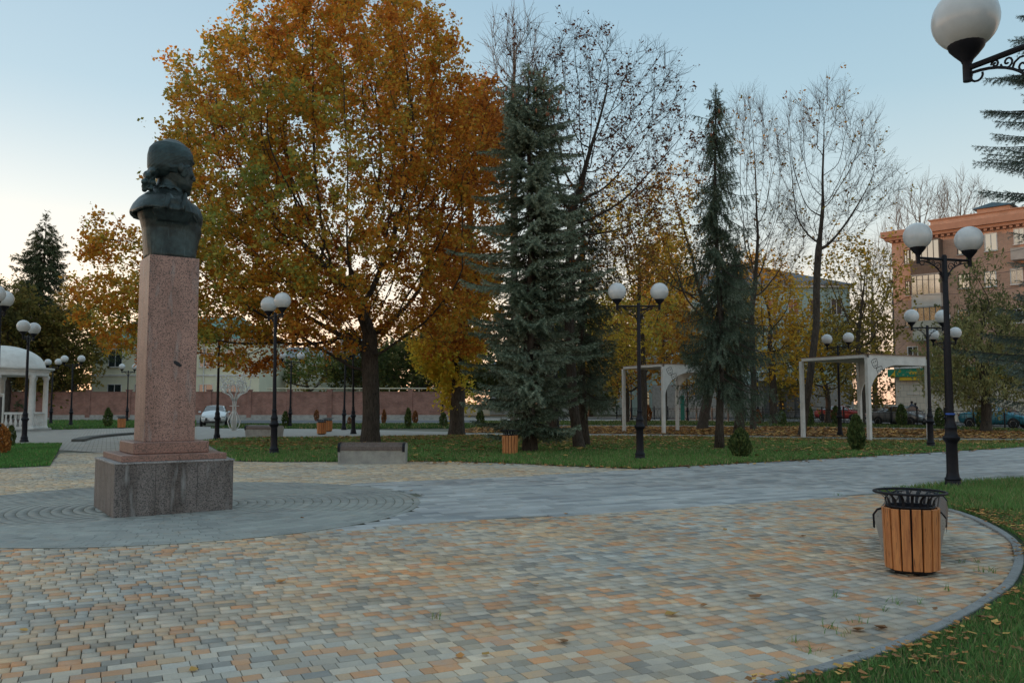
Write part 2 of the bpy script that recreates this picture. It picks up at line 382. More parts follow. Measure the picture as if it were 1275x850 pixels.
# the mown lawns
L1 = sheet('lawn', lawn_main, .008, m_lawn); L2 = sheet('lawn', lawn_left, .008, m_lawn); L3 = sheet('lawn', lawn_right, .006, m_lawn)
strip_left = pxpoly([(-250,537),(60,535),(166,532.5),(244,531),(244,523.5),(-250,523.5)])
sheet('lawn', strip_left, .008, m_lawn)
strip_mid = pxpoly([(262,533),(420,534),(600,533),(600,527.5),(420,528),(300,528.5)])
sheet('lawn', strip_mid, .012, m_lawn)
# paths beyond the lawn
def strip(name, a, b, mt, z=.006):
    return sheet(name, pxpoly(a+b[::-1]), z, mt)
strip('cross_path', [(-250,560),(77,560),(293,574.2)], [(-250,530),(166,532),(262,530)], m_tile, -.004)
strip('path', [(245,549),(420,544.5),(600,542),(850,543.5),(1000,546.5),(1150,549),(1275,549.5),(1420,546)], [(245,531),(420,534),(600,538.5),(850,541),(1000,543.8),(1150,545.5),(1275,546),(1420,542)], m_walk, .002)
litter = strip('leaf_covered_lawn', [(560,538.7),(850,540.8),(1000,543.8),(1150,545.5),(1275,546),(1420,542)], [(560,531),(850,531),(1000,532.5),(1150,535),(1275,540),(1420,539)], m_litter_ground, .006)
strip('narrow_path', [(600,531),(850,531),(1000,532.5),(1150,535),(1275,540),(1420,539)], [(600,529.4),(850,529.6),(1000,531),(1150,533),(1275,538),(1420,537)], m_walk, .010)
strip('verge', [(600,529.4),(850,529.6),(1000,531),(1150,533),(1275,538),(1420,537)], [(600,524.5),(850,524.5),(1000,526.5),(1150,530),(1275,535.5),(1420,536)], m_lawn, .014)
strip('pavement', [(600,524.5),(850,524.5),(1000,526.5),(1150,530),(1275,535.5),(1420,536)], [(600,522),(850,522.3),(1000,525),(1150,530),(1275,534),(1420,535)], m_walk, .018)
# the road: by the wall on the left and beyond the railings on the right
sheet('road', [(-80,74),(-40,73),(-26,70),(0,66),(10,66),(12.5,88),(33.2,52.3),(46,30),(80,30),(80,46),(60,46),(47,62),(30,84),(22,96),(-80,79.5)], -.03, m_asph)
sheet('forecourt', [(41,60),(47,62),(30,84),(40,100),(90,60),(60,46)], -.012, m_walk)
sheet('wall_pavement', [(-80,79.6),(-5,79.6),(16,95),(30,100),(-80,100)], -.02, m_walk)
far_road = None

# individual pavers: the 300 nearest are objects, the rest of each surface one joined part
PAL = [((.42,.395,.36), 28), ((.345,.33,.305), 22), ((.48,.455,.42), 14), ((.235,.235,.23), 13), ((.48,.275,.165), 17), ((.45,.345,.255), 16), ((.49,.385,.29), 7)]
PALF = [((.56,.50,.42), 20), ((.44,.40,.345), 30), ((.36,.345,.315), 22), ((.50,.45,.38), 16), ((.28,.28,.28), 10), ((.42,.29,.19), 10), ((.46,.36,.25), 12)]
PALB = [((.35,.37,.38), 34), ((.285,.30,.305), 26), ((.42,.435,.44), 24), ((.20,.225,.24), 16)]
PALC = [((.335,.35,.325), 40), ((.36,.37,.345), 30), ((.305,.32,.30), 30)]
def pick(pal, n, rng, cor=None):
    c = np.array([p[0] for p in pal]); wgt = np.cumsum([p[1] for p in pal])/sum(p[1] for p in pal)
    u = rng.random(n)
    i = np.searchsorted(wgt, u); i = np.minimum(i, len(pal)-1)
    return c[i]*(1+rng.normal(0, .06, (n,1)))
def wob(P, s, seed):
    r = np.random.default_rng(seed); v = np.zeros(len(P))
    for k in range(6):
        a = r.random()*6.28; f = s*(.6+r.random()*1.2); v += np.sin((P[:,0]*cos(a)+P[:,1]*sin(a))*f+r.random()*6.28)
    return v/6
JOINT = .0045; CH = .003
def box_pavers(name, bed, cent, size, ang, cols, parent, n_obj=300, lay_z=0.0, jz=.001):
    "lay pavers: cent (n,2), size (n,2), ang (n,) ; nearest ones singly, the rest joined"
    order = np.argsort(np.hypot(cent[:,0]*1.0, cent[:,1])+np.where(np.abs(cent[:,0]) > .64*cent[:,1]+.15, 100, 0)+np.where(cent[:,1] < 4.75, 100, 0))
    cent, size, ang, cols = cent[order], size[order], ang[order], cols[order]
    rng = np.random.default_rng(5); z = lay_z+rng.normal(0, jz, len(cent)).clip(-.004,.0035)
    meshes = {}
    for i in range(min(n_obj, len(cent))):
        key = (round(float(size[i,0]), 3), round(float(size[i,1]), 3))
        if key not in meshes:
            mb = MB(); x, y = key[0]/2-JOINT/2, key[1]/2-JOINT/2
            vs = []
            for g, zz in ((CH, 0), (0, -CH), (0, -.04)):
                for a, b_ in ((-1,-1),(1,-1),(1,1),(-1,1)): vs.append((a*(x-g), b_*(y-g), zz))
            fs = [(0,1,2,3)]+[(k*4+(j+1)%4, k*4+j, k*4+4+j, k*4+4+(j+1)%4) for k in (0,1) for j in range(4)]
            mb.add(vs, fs); me = mb.mesh(name); me.materials.append(M['paver_one']); meshes[key] = me
        o = bpy.data.objects.new(name, meshes[key]); COL.objects.link(o); o.parent = parent
        o.location = (cent[i,0], cent[i,1], z[i]); o.rotation_euler = (rng.normal(0,.0035), rng.normal(0,.0035), ang[i]+rng.normal(0,.004)); o.color = (*cols[i], 1)
    k = n_obj
    if len(cent) <= k: return
    c, s, a, col, zz = cent[k:], size[k:], ang[k:]+rng.normal(0, .004, len(cent)-k), cols[k:], z[k:]
    n = len(c); sx = np.array([-1,1,1,-1]); sy = np.array([-1,-1,1,1])
    V = np.zeros((n,8,3)); ca, sa = np.cos(a)[:,None], np.sin(a)[:,None]
    for r, (g, dz) in enumerate(((CH,0),(0,-.02))):
        X = sx[None]*(s[:,0:1]/2-JOINT/2-g); Y = sy[None]*(s[:,1:2]/2-JOINT/2-g)
        V[:,r*4:r*4+4,0] = c[:,0:1]+X*ca-Y*sa; V[:,r*4:r*4+4,1] = c[:,1:2]+X*sa+Y*ca; V[:,r*4:r*4+4,2] = zz[:,None]+dz
    fb = np.array([(0,1,2,3)]+[((j+1)%4, j, 4+j, 4+(j+1)%4) for j in range(4)])
    Fc = (fb[None]+(np.arange(n)*8)[:,None,None]).reshape(-1,4)
    o = np_mesh(name+'_field', V.reshape(-1,3), Fc, M['paver_many'], parent, np.repeat(col, 5, axis=0)); o['kind'] = 'stuff'
def rows(urange, vrange, rowh, lens, rng):
    cs = []; ss = []
    v = vrange[0]
    while v < vrange[1]:
        u = urange[0]+rng.random()*.2
        while u < urange[1]:
            l = lens[rng.integers(len(lens))]; cs.append((u+l/2, v+rowh/2)); ss.append((l, rowh)); u += l
        v += rowh
    return np.array(cs), np.array(ss)
def uv2xy(c): return c[:,0:1]*GD+c[:,1:2]*GN
def in_view(P, mx=.70, pad=1.3, ymin=2.6, ymax=60): return (np.abs(P[:,0]) < mx*P[:,1]+pad) & (P[:,1] > ymin) & (P[:,1] < ymax)
pl_poly = [(-22,-3),(KP[0].x-.3,-3)]+[tuple(p) for p in KS]+pxpoly([(1190,602.5),(1275,598)])+[(22,20.5)]+pxpoly([(1275,557),(1100,567),(900,578),(800,583.5),(720,581),(640,577),(560,574.5),(503,574.5),(420,575),(350,575),(293,574),(276,564),(77,563),(62,580),(0,583),(-200,594)])
rng = np.random.default_rng(21)
c, s = rows((-24, 34), (-6, 42), .112, [.085,.112,.135,.165,.165], rng)
P = uv2xy(c)
k = in_view(P, ymax=27) & inside(pl_poly, P) & ~inside(band, P) & (np.hypot(P[:,0]-CIRC.x, P[:,1]-CIRC.y) > CR-.02)
# keep clear of the kerb line: test the corners too
c, s, P = c[k], s[k], P[k]
cols = np.where((P[:,1] < 13.5)[:,None] | (P@GN < 11.8)[:,None], pick(PAL, len(P), rng), pick(PALF, len(P), rng))
# neighbouring pavers share batches: warm and cool drifts
wv_ = wob(P*np.array([.8,1.4]), 2.2, 3)[:,None]+.5*wob(P*np.array([1,2]), 9, 4)[:,None]
cols = cols*(1+np.clip(wv_,-.7,.7)*np.array([.22,.03,-.20])); cols = (cols*.92+cols.mean(0)*.08)*np.array([1.38,1.26,1.08])
box_pavers('paver', plaza, P, s, np.full(len(P), GA), cols, plaza)
# the band of large grey slabs
bandsheet = sheet('slab_path', band, -.014, m_bed)
c, s = rows((-6, 44), (-2, 30), .20, [.3,.4,.5,.6], rng); P = uv2xy(c)
k = in_view(P, ymax=42) & inside(band, P) & (np.hypot(P[:,0]-CIRC.x, P[:,1]-CIRC.y) > CR-.05)
P, s = P[k], s[k]; cols = pick(PALB, len(P), rng); cols = (cols*.7+cols.mean(0)*.3)*np.array([1.28,1.24,1.20])*(1+.10*wob(P*np.array([.6,2]), 2, 8)[:,None])
box_pavers('slab', bandsheet, P, s, np.full(len(P), GA), cols, bandsheet, lay_z=.003)
# the round apron of rings under the monument
ap = MB(); ap.lathe([(CR+.012, -.002), (CR+.012, .0025)], 96, (CIRC.x, CIRC.y, 0)); apron = ap.build('round_apron', m_bed); apron['kind'] = 'structure'
cs, ss, an = [], [], []
r = CR-.05; first = True
while r > .8:
    rh = .10 if first else .145
    rc = r-rh/2+.05; n = max(8, int(2*pi*rc/.235)); off = random.random()
    for i in range(n):
        a = 2*pi*(i+off)/n; p = (CIRC.x+rc*cos(a), CIRC.y+rc*sin(a))
        q = Matrix.Rotation(-MROT, 2) @ Vector((p[0]-MC.x, p[1]-MC.y))
        if max(abs(q.x), abs(q.y)) < MS/2-.05: continue
        cs.append(p); ss.append((2*pi*rc/n, rh-.001)); an.append(a+pi/2)
    r -= rh+(.012 if first else .001); first = False
cs, ss, an = map(np.array, (cs, ss, an)); ss[:,0] = np.round(ss[:,0], 3)
box_pavers('ring_stone', apron, cs, ss, an, pick(PALC, len(cs), rng), apron, lay_z=.0075, jz=.0006)
# far tiles of the left-hand path, rows running away from us
c, s = rows((-40, 12), (10, 60), .30, [.30], rng); P = uv2xy(c)
pth = pxpoly([(62,581),(77,553.5),(250,549.5),(293,574)])
# kerbstones
kerb = empty('lawn_kerb', (0,0,0)); kerb['kind'] = 'structure'
acc = [Vector(KS[0])]
seg = []
for p in KS[1:]:
    p = Vector(p)
    while (p-acc[-1]).length > .42:
        d = (p-acc[-1]).normalized(); acc.append(acc[-1]+d*.42)
for i in range(len(acc)-1):
    a, b2 = acc[i], acc[i+1]; d = (b2-a); L_ = d.length; nrm = Vector((d.y, -d.x)).normalized()
    cpt = (a+b2)/2+nrm*.045
    mb = MB(); mb.box((0,0,-.03), (L_-.006, .085, .10), bev=.006)
    mb.build('kerbstone', mat('kerb_concrete', (.30,.30,.295), (.22,.22,.22), 7, .85, .4, fine=(60,(.1,.1,.1),.62,.72)), kerb, loc=(cpt.x, cpt.y, .004+random.uniform(-.003,.003)), rz=math.atan2(d.y, d.x))
# the raised dark edging in the left path
ke = MB(); pts = smooth_line([at(*p).xy for p in [(97,549.5),(110,546),(135,543),(165,540.5)]], 5)
for i in range(len(pts)-1):
    a, b2 = Vector(pts[i]), Vector(pts[i+1]); d = b2-a
    ke.box((0,0,.0), (d.length+.01,.5,.16), Matrix.Translation(((a.x+b2.x)/2, (a.y+b2.y)/2, .02)) @ Matrix.Rotation(math.atan2(d.y, d.x), 4, 'Z'))
o = ke.build('path_edging', mat('dark_edging', (.07,.07,.065), (.10,.10,.09), 4, .8, .3)); o['kind'] = 'structure'

# ------------------------------------------------------------------ grass and fallen leaves
def blades(name, P, h, wd, cols, parent, lean=.5, rng=None, z0=.008):
    n = len(P); a = rng.random(n)*2*pi; hh = h*(.55+.75*rng.random(n)); ww = wd*(.7+.6*rng.random(n))
    la = rng.random(n)*2*pi; lr = hh*lean*rng.random(n)
    dx, dy = np.cos(a)*ww/2, np.sin(a)*ww/2
    V = np.zeros((n,5,3)); X, Y = P[:,0], P[:,1]
    mx, my = X+np.cos(la)*lr*.35, Y+np.sin(la)*lr*.35
    V[:,0] = np.c_[X-dx, Y-dy, np.full(n, z0)]; V[:,1] = np.c_[X+dx, Y+dy, np.full(n, z0)]
    V[:,2] = np.c_[mx-dx*.8, my-dy*.8, z0+hh*.55]; V[:,3] = np.c_[mx+dx*.8, my+dy*.8, z0+hh*.55]
    V[:,4] = np.c_[X+np.cos(la)*lr, Y+np.sin(la)*lr, z0+hh]
    f = np.array([(0,1,3),(0,3,2),(2,3,4)]); Fc = (f[None]+(np.arange(n)*5)[:,None,None]).reshape(-1,3)
    o = np_mesh(name, V.reshape(-1,3), Fc, M['grassblade'], parent, np.repeat(cols, 3, axis=0)); o['kind'] = 'stuff'; return o
def scatter(poly, n, rng, power=1.0):
    P = np.array(poly); lo, hi = P.min(0), P.max(0); out_ = np.zeros((0,2))
    while len(out_) < n:
        q = lo+(hi-lo)*rng.random((n*2,2)); q = q[inside(poly, q)]; q = q[np.abs(q[:,0]) < .70*q[:,1]+1.2]
        out_ = np.vstack([out_, q])
    return out_[:n]
def gcols(P, rng, base=(.135,.255,.07), dry=(.34,.28,.13), d=.18):
    n = len(P); w1 = wob(P, 1.2, 5); b_ = np.array(base)*(1+.35*rng.normal(0,.6,(n,1)).clip(-.8,1))*(1+.3*w1[:,None])
    k = rng.random(n) < d; b_[k] = np.array(dry)*(.7+.6*rng.random((k.sum(),1))); return b_.clip(.005,1)
rng = np.random.default_rng(31)
near_r = [p for p in lawn_right]
nr = [tuple(p) for p in KS]+[(9,16),(14,17),(14,10),(7,7),(5.5,4.5),(3.5,2.5),(1.2,2.8)]
P = scatter(nr, 150000, rng); dist = np.hypot(P[:,0], P[:,1]); P = P[rng.random(len(P)) < np.clip((7.5/dist)**1.5, .25, 1)]
P = P[inside(near_r, P)]
kk0 = np.array([tuple(p) for p in smooth_line(KP, 10)]); P = P[np.array([np.hypot(kk0[:,0]-x, kk0[:,1]-y).min() > .15 for x, y in P])]
dk_ = np.array([np.hypot(kk0[:,0]-x, kk0[:,1]-y).min() for x, y in P]); blades('lawn_grass', P, .085*np.clip(.3+.9*dk_, .3, 1.05), .0075, gcols(P, rng), L3, .8, rng)
tufts = P[(wob(P, 3.1, 9) > .25) & (dk_ > .6)]; tufts = tufts[rng.random(len(tufts)) < .25]
blades('tall_grass', tufts+rng.normal(0,.02,tufts.shape), .15, .008, gcols(tufts, rng, (.05,.12,.02)), L3, 1.0, rng)
P = scatter(pxpoly([(1089,614),(1150,607),(1190,602.5),(1275,598),(1275,640),(1240,640),(1191,637),(1140,625)]), 9000, rng)
P = P[inside(lawn_right, P)]; blades('lawn_grass', P, .11, .012, gcols(P, rng), L3, .9, rng)
# grass creeping over the kerb and in the joints
kk = np.array([tuple(p) for p in KS]); i = rng.integers(0, len(kk)-1, 6000); tt = rng.random((6000,1)); P = kk[i]*(1-tt)+kk[i+1]*tt
nv = np.stack([(kk[i+1]-kk[i])[:,1], -(kk[i+1]-kk[i])[:,0]], 1); nv /= np.linalg.norm(nv, axis=1)[:,None]
P = P+nv*np.clip(rng.normal(.20,.05,(6000,1)), .15, .42); blades('kerb_grass', P, .05, .008, gcols(P, rng), L3, 1.2, rng)
P = np.vstack([np.array(at(x, y).xy)+rng.normal(0,.03,(9,2)) for x, y in [(1030,782),(1050,790),(1075,775),(1098,760),(1118,752),(1222,712),(1216,700),(1235,712),(990,800),(1012,812),(1146,752),(1196,700),(1180,735),(1040,742),(543,770),(1045,617)]])
blades('joint_weeds', P, .06, .006, gcols(P, rng), plaza, 1.4, rng, 0)
P = scatter(lawn_main, 230000, rng); P = P[rng.random(len(P)) < np.clip((22/P[:,1])**1.6, .25, 1)]
brown = (wob(P*np.array([.5,1.]), .9, 12) + (P[:,1]-30)/12) > .35
g = gcols(P, rng, (.135,.25,.065)); g[brown & (rng.random(len(P)) < .45)] = (.34,.22,.08)
blades('lawn_grass', P, .085, .026, g, L1, .8, rng)
P = scatter(lawn_left, 30000, rng); blades('lawn_grass', P, .08, .03, gcols(P, rng, (.11,.25,.06), d=.05), L2, .8, rng)
P = scatter(strip_left, 14000, rng); blades('lawn_grass', P, .12, .07, gcols(P, rng, (.10,.20,.05), d=.05), L2, .8, rng)
P = scatter(strip_mid, 12000, rng); blades('lawn_grass', P, .12, .07, gcols(P, rng, (.08,.15,.04)), L1, .8, rng)
vg = pxpoly([(600,529.4),(850,529.6),(1000,531),(1150,533),(1275,538),(1420,537),(1420,536),(1275,535.5),(1150,530),(1000,526.5),(850,524.5),(600,524.5)])
P = scatter(vg, 16000, rng); blades('verge_grass', P, .13, .07, gcols(P, rng, (.10,.15,.04)), litter, .8, rng)
def fallen(name, P, size, parent, rng, pal=((.48,.22,.07),(.34,.16,.06),(.58,.34,.10),(.22,.11,.05)), z=.03):
    n = len(P); pal = np.array(pal); col = pal[rng.integers(0, len(pal), n)]*(.7+.6*rng.random((n,1)))
    a = rng.random(n)*2*pi; s_ = size*(.6+.8*rng.random(n))
    base = np.array([(-.5,0,.0),(-.25,.38,.12),(.15,.42,.06),(.55,.05,.20),(.15,-.40,.10),(-.25,-.34,.02),(0,0,-.04)])
    V = np.zeros((n,7,3))
    for j, (x, y, zz) in enumerate(base):
        jx = x+rng.normal(0,.07,n); jy = y+rng.normal(0,.07,n)
        V[:,j,0] = P[:,0]+(jx*np.cos(a)-jy*np.sin(a))*s_; V[:,j,1] = P[:,1]+(jx*np.sin(a)+jy*np.cos(a))*s_; V[:,j,2] = z+(zz+.12*rng.random(n))*s_+.004
    f = np.array([(6,j,(j+1)%6) for j in range(6)]); Fc = (f[None]+(np.arange(n)*7)[:,None,None]).reshape(-1,3)
    o = np_mesh(name, V.reshape(-1,3), Fc, M['litter'], parent, np.repeat(col, 6, axis=0)); o['kind'] = 'stuff'; return o
P = scatter(pxpoly([(560,539),(850,541.2),(1000,544),(1275,547),(1275,537),(1000,531.5),(600,530.5)]), 10500, rng); fallen('fallen_leaves', P, .17, litter, rng, z=.02)
P = scatter(lawn_main, 5200, rng); P = P[(wob(P*np.array([.5,1.]), .9, 12)+(P[:,1]-27)/9+rng.random(len(P))*.9) > .5]; fallen('fallen_leaves', P, .14, L1, rng, z=.05)
P = scatter(nr, 12000, rng); P = P[wob(P, 2.6, 15)+.5*rng.random(len(P)) > .42]; P = P[inside(lawn_right, P)]; fallen('fallen_leaves', P, .036, L3, rng, z=.045)
P = kk[i[:1300]]*(1-tt[:1300])+kk[i[:1300]+1]*tt[:1300]+nv[:1300]*(.15+.55*rng.random((1300,1))**2); P = P[(P[:,1] > 7.4) | (rng.random(len(P)) < .3)]; fallen('fallen_leaves', P, .045, L3, rng, z=.05)
P = np.array([tuple(at(x, y).xy) for x, y in [(376,645),(512,611.5),(838,766),(668,728),(775,732),(1164,759),(1218,727),(1068,785),(1096,783),(705,640),(903,660),(572,818),(605,816),(30,786),(240,835),(700,800),(940,745),(1000,668),(350,725),(875,755)]])
fallen('scattered_leaves', P, .075, plaza, rng, z=.004)
e = np.array([tuple(at(x, y).xy) for x, y in zip(np.linspace(480,1250,260)+rng.normal(0,3,260), np.interp(np.linspace(480,1250,260), [480,640,800,900,1000,1100,1250],[574.5,577,583,578,573,567,558])+rng.normal(.6,1.1,260))])
fallen('edge_leaves', e, .11, plaza, rng, z=.01)
# ------------------------------------------------------------------ trees
def colonize(attr, seeds, parents, step, di, dk, iters=120, up=0.0, rng=None):
    P = [np.array(p, float) for p in seeds]; par = list(parents)
    A = attr.copy(); nP = np.array(P)
    d = np.full(len(A), 1e9); near = np.zeros(len(A), int)
    def upd(lo):
        nonlocal d, near
        new = nP[lo:]
        for s0 in range(0, len(new), 400):
            q = new[s0:s0+400]; dd = np.sqrt(((A[:,None,:]-q[None])**2).sum(2)); j = dd.argmin(1); m_ = dd[np.arange(len(A)), j]
            k = m_ < d; d[k] = m_[k]; near[k] = lo+s0+j[k]
    upd(0)
    for it in range(iters):
        act = d < di
        if not act.any():
            if it > 40: break
            act = d < d.min()+1.0
        idx = near[act]; dv = A[act]-nP[idx]; dv /= np.linalg.norm(dv, axis=1)[:,None]+1e-9
        un, inv = np.unique(idx, return_inverse=True)
        sv_ = np.zeros((len(un),3)); np.add.at(sv_, inv, dv); sv_[:,2] += up*np.bincount(inv)
        sv_ += rng.normal(0,.12,sv_.shape)
        sv_ /= np.linalg.norm(sv_, axis=1)[:,None]+1e-9
        new = nP[un]+sv_*step; lo = len(nP)
        nP = np.vstack([nP, new]); par += list(un); upd(lo)
        keep = d > dk; A, d, near = A[keep], d[keep], near[keep]
        if len(A) == 0: break
    return nP, np.array(par)
def tips_count(par):
    n = len(par); ch = np.zeros(n, int)
    for i in range(n-1, 0, -1):
        if ch[i] == 0: ch[i] = 1
        ch[par[i]] += ch[i]
    ch[0] = max(ch[0], 1); return ch
def wood(name, P, par, rad, mt, parent, big=.05):
    n = len(P); d = P-P[par]; d[0] = (0,0,1); ln = np.linalg.norm(d, axis=1)[:,None]; d = d/np.maximum(ln, 1e-6)
    main = np.full(n, -1); best = np.zeros(n)
    for i in range(1, n):
        if rad[i] > best[par[i]]: best[par[i]] = rad[i]; main[par[i]] = i
    ref = np.array([.31,.93,.17]); ref /= np.linalg.norm(ref)
    u = np.cross(d, ref); u /= np.linalg.norm(u, axis=1)[:,None]+1e-9; v = np.cross(d, u)
    e = np.arange(1, n)
    Vs, Fs, off = [], [], 0
    for sel, k in ((rad[e] > big, 9), (rad[e] <= big, 4)):
        E = e[sel]
        if not len(E): continue
        a = 2*pi*np.arange(k)/k; ca, sa = np.cos(a)[None,:,None], np.sin(a)[None,:,None]
        pr = par[E]; ismain = (main[pr] == E)
        us, vs_ = np.where(ismain[:,None], u[pr], u[E]), np.where(ismain[:,None], v[pr], v[E])
        rs = np.where(ismain, rad[pr], np.minimum(rad[E]*1.25, rad[pr]))
        R0 = P[pr][:,None]+(us[:,None]*ca+vs_[:,None]*sa)*rs[:,None,None]
        R1 = P[E][:,None]+(u[E][:,None]*ca+v[E][:,None]*sa)*rad[E][:,None,None]
        V = np.concatenate([R0, R1], 1); m_ = len(E)
        f = np.array([(j, (j+1)%k, k+(j+1)%k, k+j) for j in range(k)])
        Fs.append((f[None]+(np.arange(m_)*2*k)[:,None,None]).reshape(-1,4)+off); Vs.append(V.reshape(-1,3)); off += m_*2*k
    return np_mesh(name, np.vstack(Vs), np.vstack(Fs), mt, parent, smooth=True)
def leaves(name, C, size, cols, mt, parent, rng, droop=.3, aspect=.62, lobes=False):
    "a small folded leaf at every point"
    n = len(C); a = rng.random(n)*2*pi; el = rng.normal(-droop, .55, n)
    d = np.c_[np.cos(a)*np.cos(el), np.sin(a)*np.cos(el), np.sin(el)]
    t_ = rng.normal(0,1,(n,3)); s_ = np.cross(d, t_); s_ /= np.linalg.norm(s_, axis=1)[:,None]+1e-9; nr_ = np.cross(d, s_)
    sz = (size*(.45+1.1*rng.random(n)**1.3))[:,None]
    if lobes:
        pts = [(-.5,0,0),(-.2,.30,.06),(-.02,.16,.03),(.16,.38,.08),(.5,0,.0),(.16,-.38,.08),(-.02,-.16,.03),(-.2,-.30,.06)]
        V = np.stack([C+(d*x+s_*y*(aspect/.62)+nr_*z)*sz for x, y, z in pts], 1); f = np.array([(0,1,2),(2,3,4),(0,2,4),(0,4,6),(4,5,6),(6,7,0)])
    else:
        pts = [(-.5,0,0),(0,aspect/2,.08),(.5,0,0),(0,-aspect/2,.08)]
        V = np.stack([C+(d*x+s_*y+nr_*z)*sz for x, y, z in pts], 1); f = np.array([(0,1,2),(0,2,3)])
    Fc = (f[None]+(np.arange(n)*len(pts))[:,None,None]).reshape(-1,3)
    return np_mesh(name, V.reshape(-1,3), Fc, mt, parent, np.repeat(cols, len(f), axis=0))
def w3(P, s, seed):
    r = np.random.default_rng(seed); v = np.zeros(len(P))
    for k in range(8):
        a = r.normal(0,1,3); a /= np.linalg.norm(a); v += np.sin((P@a)*s*(.5+r.random()*1.3)+r.random()*6.28)
    return v/8*2
def crown_pts(ells, n, rng, hollow=.45, gap=0, seed=1):
    out_ = []
    vol = np.array([e[3]*e[4]*e[5]*(e[6] if len(e) > 6 else 1) for e in ells]); vol /= vol.sum()
    for e, f in zip(ells, vol):
        m_ = int(n*f*(1.6 if gap else 1)); q = rng.normal(0,1,(m_,3)); q /= np.linalg.norm(q, axis=1)[:,None]
        r_ = (hollow**3+(1-hollow**3)*rng.random(m_))**(1/3); q = q*r_[:,None]*np.array(e[3:6])+np.array(e[:3]); out_.append(q)
    A = np.vstack(out_)
    if gap: A = A[w3(A, 1.1, seed) > -gap]
    return A[A[:,2] > .6]
def tree(label, trunk, ells, rt, n_attr, step, leaf=None, name='oak_tree', cat='tree', group=None, seed=1, tip_r=.006, hollow=.4, gap=.0, up=.05, twigs=0, twig_len=.5, bark='bark', dk=None, di=None, twig_up=.3):
    """trunk: list of 3-D points. leaf: dict(n, size, pal, spread, droop, cover)"""
    rng = np.random.default_rng(seed); base = np.array(trunk[0], float)
    root = empty(name, tuple(base), 0, label, cat, group)
    T = [np.array(p, float)-base for p in trunk]; seeds = [T[0]]; par = [0]
    for a_, b_ in zip(T[:-1], T[1:]):
        m_ = max(1, int(np.linalg.norm(b_-a_)/.45))
        for k in range(1, m_+1): seeds.append(a_+(b_-a_)*k/m_+rng.normal(0,.012,3)*(1 if k < m_ else 0)); par.append(len(seeds)-2)
    E = [(e[0]-base[0], e[1]-base[1], e[2]-base[2])+tuple(e[3:]) for e in ells]
    A = crown_pts(E, n_attr, rng, hollow, gap, seed)
    P, par = colonize(A, seeds, par, step, di or step*6, dk or step*1.35, rng=rng, up=up)
    tc_ = tips_count(par); kx = math.log(rt/tip_r)/math.log(max(tc_[0], 2)); rad = tip_r*tc_.astype(float)**kx
    hgt = P[:,2]; low = np.exp(-np.maximum(hgt, 0)/.35); rad = rad*(1+.35*low*(rad > rt*.5))
    P[0,2] = -.08
    if twigs:
        ends = np.where(tc_ <= 3)[0]; ends = ends[ends > len(seeds)]
        newP, newpar, newr = [], [], []; nb = len(P)
        dirs = P-P[par]; dirs /= np.linalg.norm(dirs, axis=1)[:,None]+1e-9
        for _ in range(twigs):
            dv = dirs[ends]+rng.normal(0,.55,(len(ends),3)); dv[:,2] += twig_up; dv /= np.linalg.norm(dv, axis=1)[:,None]
            q1 = P[ends]+dv*twig_len*.5*(.6+.8*rng.random((len(ends),1))); dv2 = dv+rng.normal(0,.25,dv.shape)
            q2 = q1+dv2/np.linalg.norm(dv2, axis=1)[:,None]*twig_len*.5
            k0 = nb+sum(len(x) for x in newP)
            newP += [q1]; newpar += [ends]; newr += [np.full(len(ends), tip_r*.8)]
            newP += [q2]; newpar += [k0+np.arange(len(ends))]; newr += [np.full(len(ends), tip_r*.45)]
        P = np.vstack([P]+newP); par = np.concatenate([par]+newpar); rad = np.concatenate([rad]+newr); tc_ = np.concatenate([tc_, np.ones(len(P)-len(tc_), int)])
    # parts: the trunk with its limbs, the finer branches
    thick = rad > rt*.33
    wood('trunk', P[thick], np.searchsorted(np.where(thick)[0], par[thick]), rad[thick], M[bark], root)
    fine_idx = np.where(~thick)[0]; need = np.unique(np.concatenate([fine_idx, par[fine_idx]])); remap = {int(q): i_ for i_, q in enumerate(need)}
    par2 = np.array([remap.get(int(par[q]), remap[int(q)]) for q in need])
    # nodes that only serve as an origin get zero-length links
    org = np.isin(need, fine_idx, invert=True); par2[org] = np.where(org)[0]
    keep_edges(root, P[need], par2, np.where(org, np.minimum(rad[need], rt*.33), rad[need]), bark)
    if leaf:
        ends = np.where(tc_ <= leaf.get('tips', 4))[0]; ends = ends[ends > len(seeds)]
        if leaf.get('cover') is not None:
            c_ = leaf['cover'](P[ends]+base); ends = ends[rng.random(len(ends)) < c_]
        per = rng.gamma(leaf.get('gk', 1.2), 1., len(ends))+.02; per /= per.sum()
        nc_ = max(1, leaf['n']//5); j = rng.choice(ends, nc_, p=per); C = P[j]+rng.normal(0, leaf['spread'], (nc_,3))*np.array([1,1,.75]); C = np.repeat(C, 5, axis=0)+rng.normal(0, leaf['size']*.55, (nc_*5,3))
        C[:,2] -= abs(rng.normal(0, leaf['spread']*.3, len(C)))
        pal = np.array(leaf['pal']); kx_ = leaf.get('mix', lambda q, r: (w3(q, .9, seed+5)*.9+.5*w3(q, 3.5, seed+6)+r.normal(0,.35,len(q))+1)/2)(C+base, rng)
        kx_ = np.clip(kx_, 0, .999)*(len(pal)-1); i0 = kx_.astype(int); fr = (kx_-i0)[:,None]
        cols = pal[i0]*(1-fr)+pal[np.minimum(i0+1, len(pal)-1)]*fr; cols = cols*(.75+.5*rng.random((len(C),1)))
        leaves('crown', C, leaf['size'], cols, M['leaf'], root, rng, leaf.get('droop',.3), leaf.get('aspect',.62), leaf.get('lobes', False))
    return root
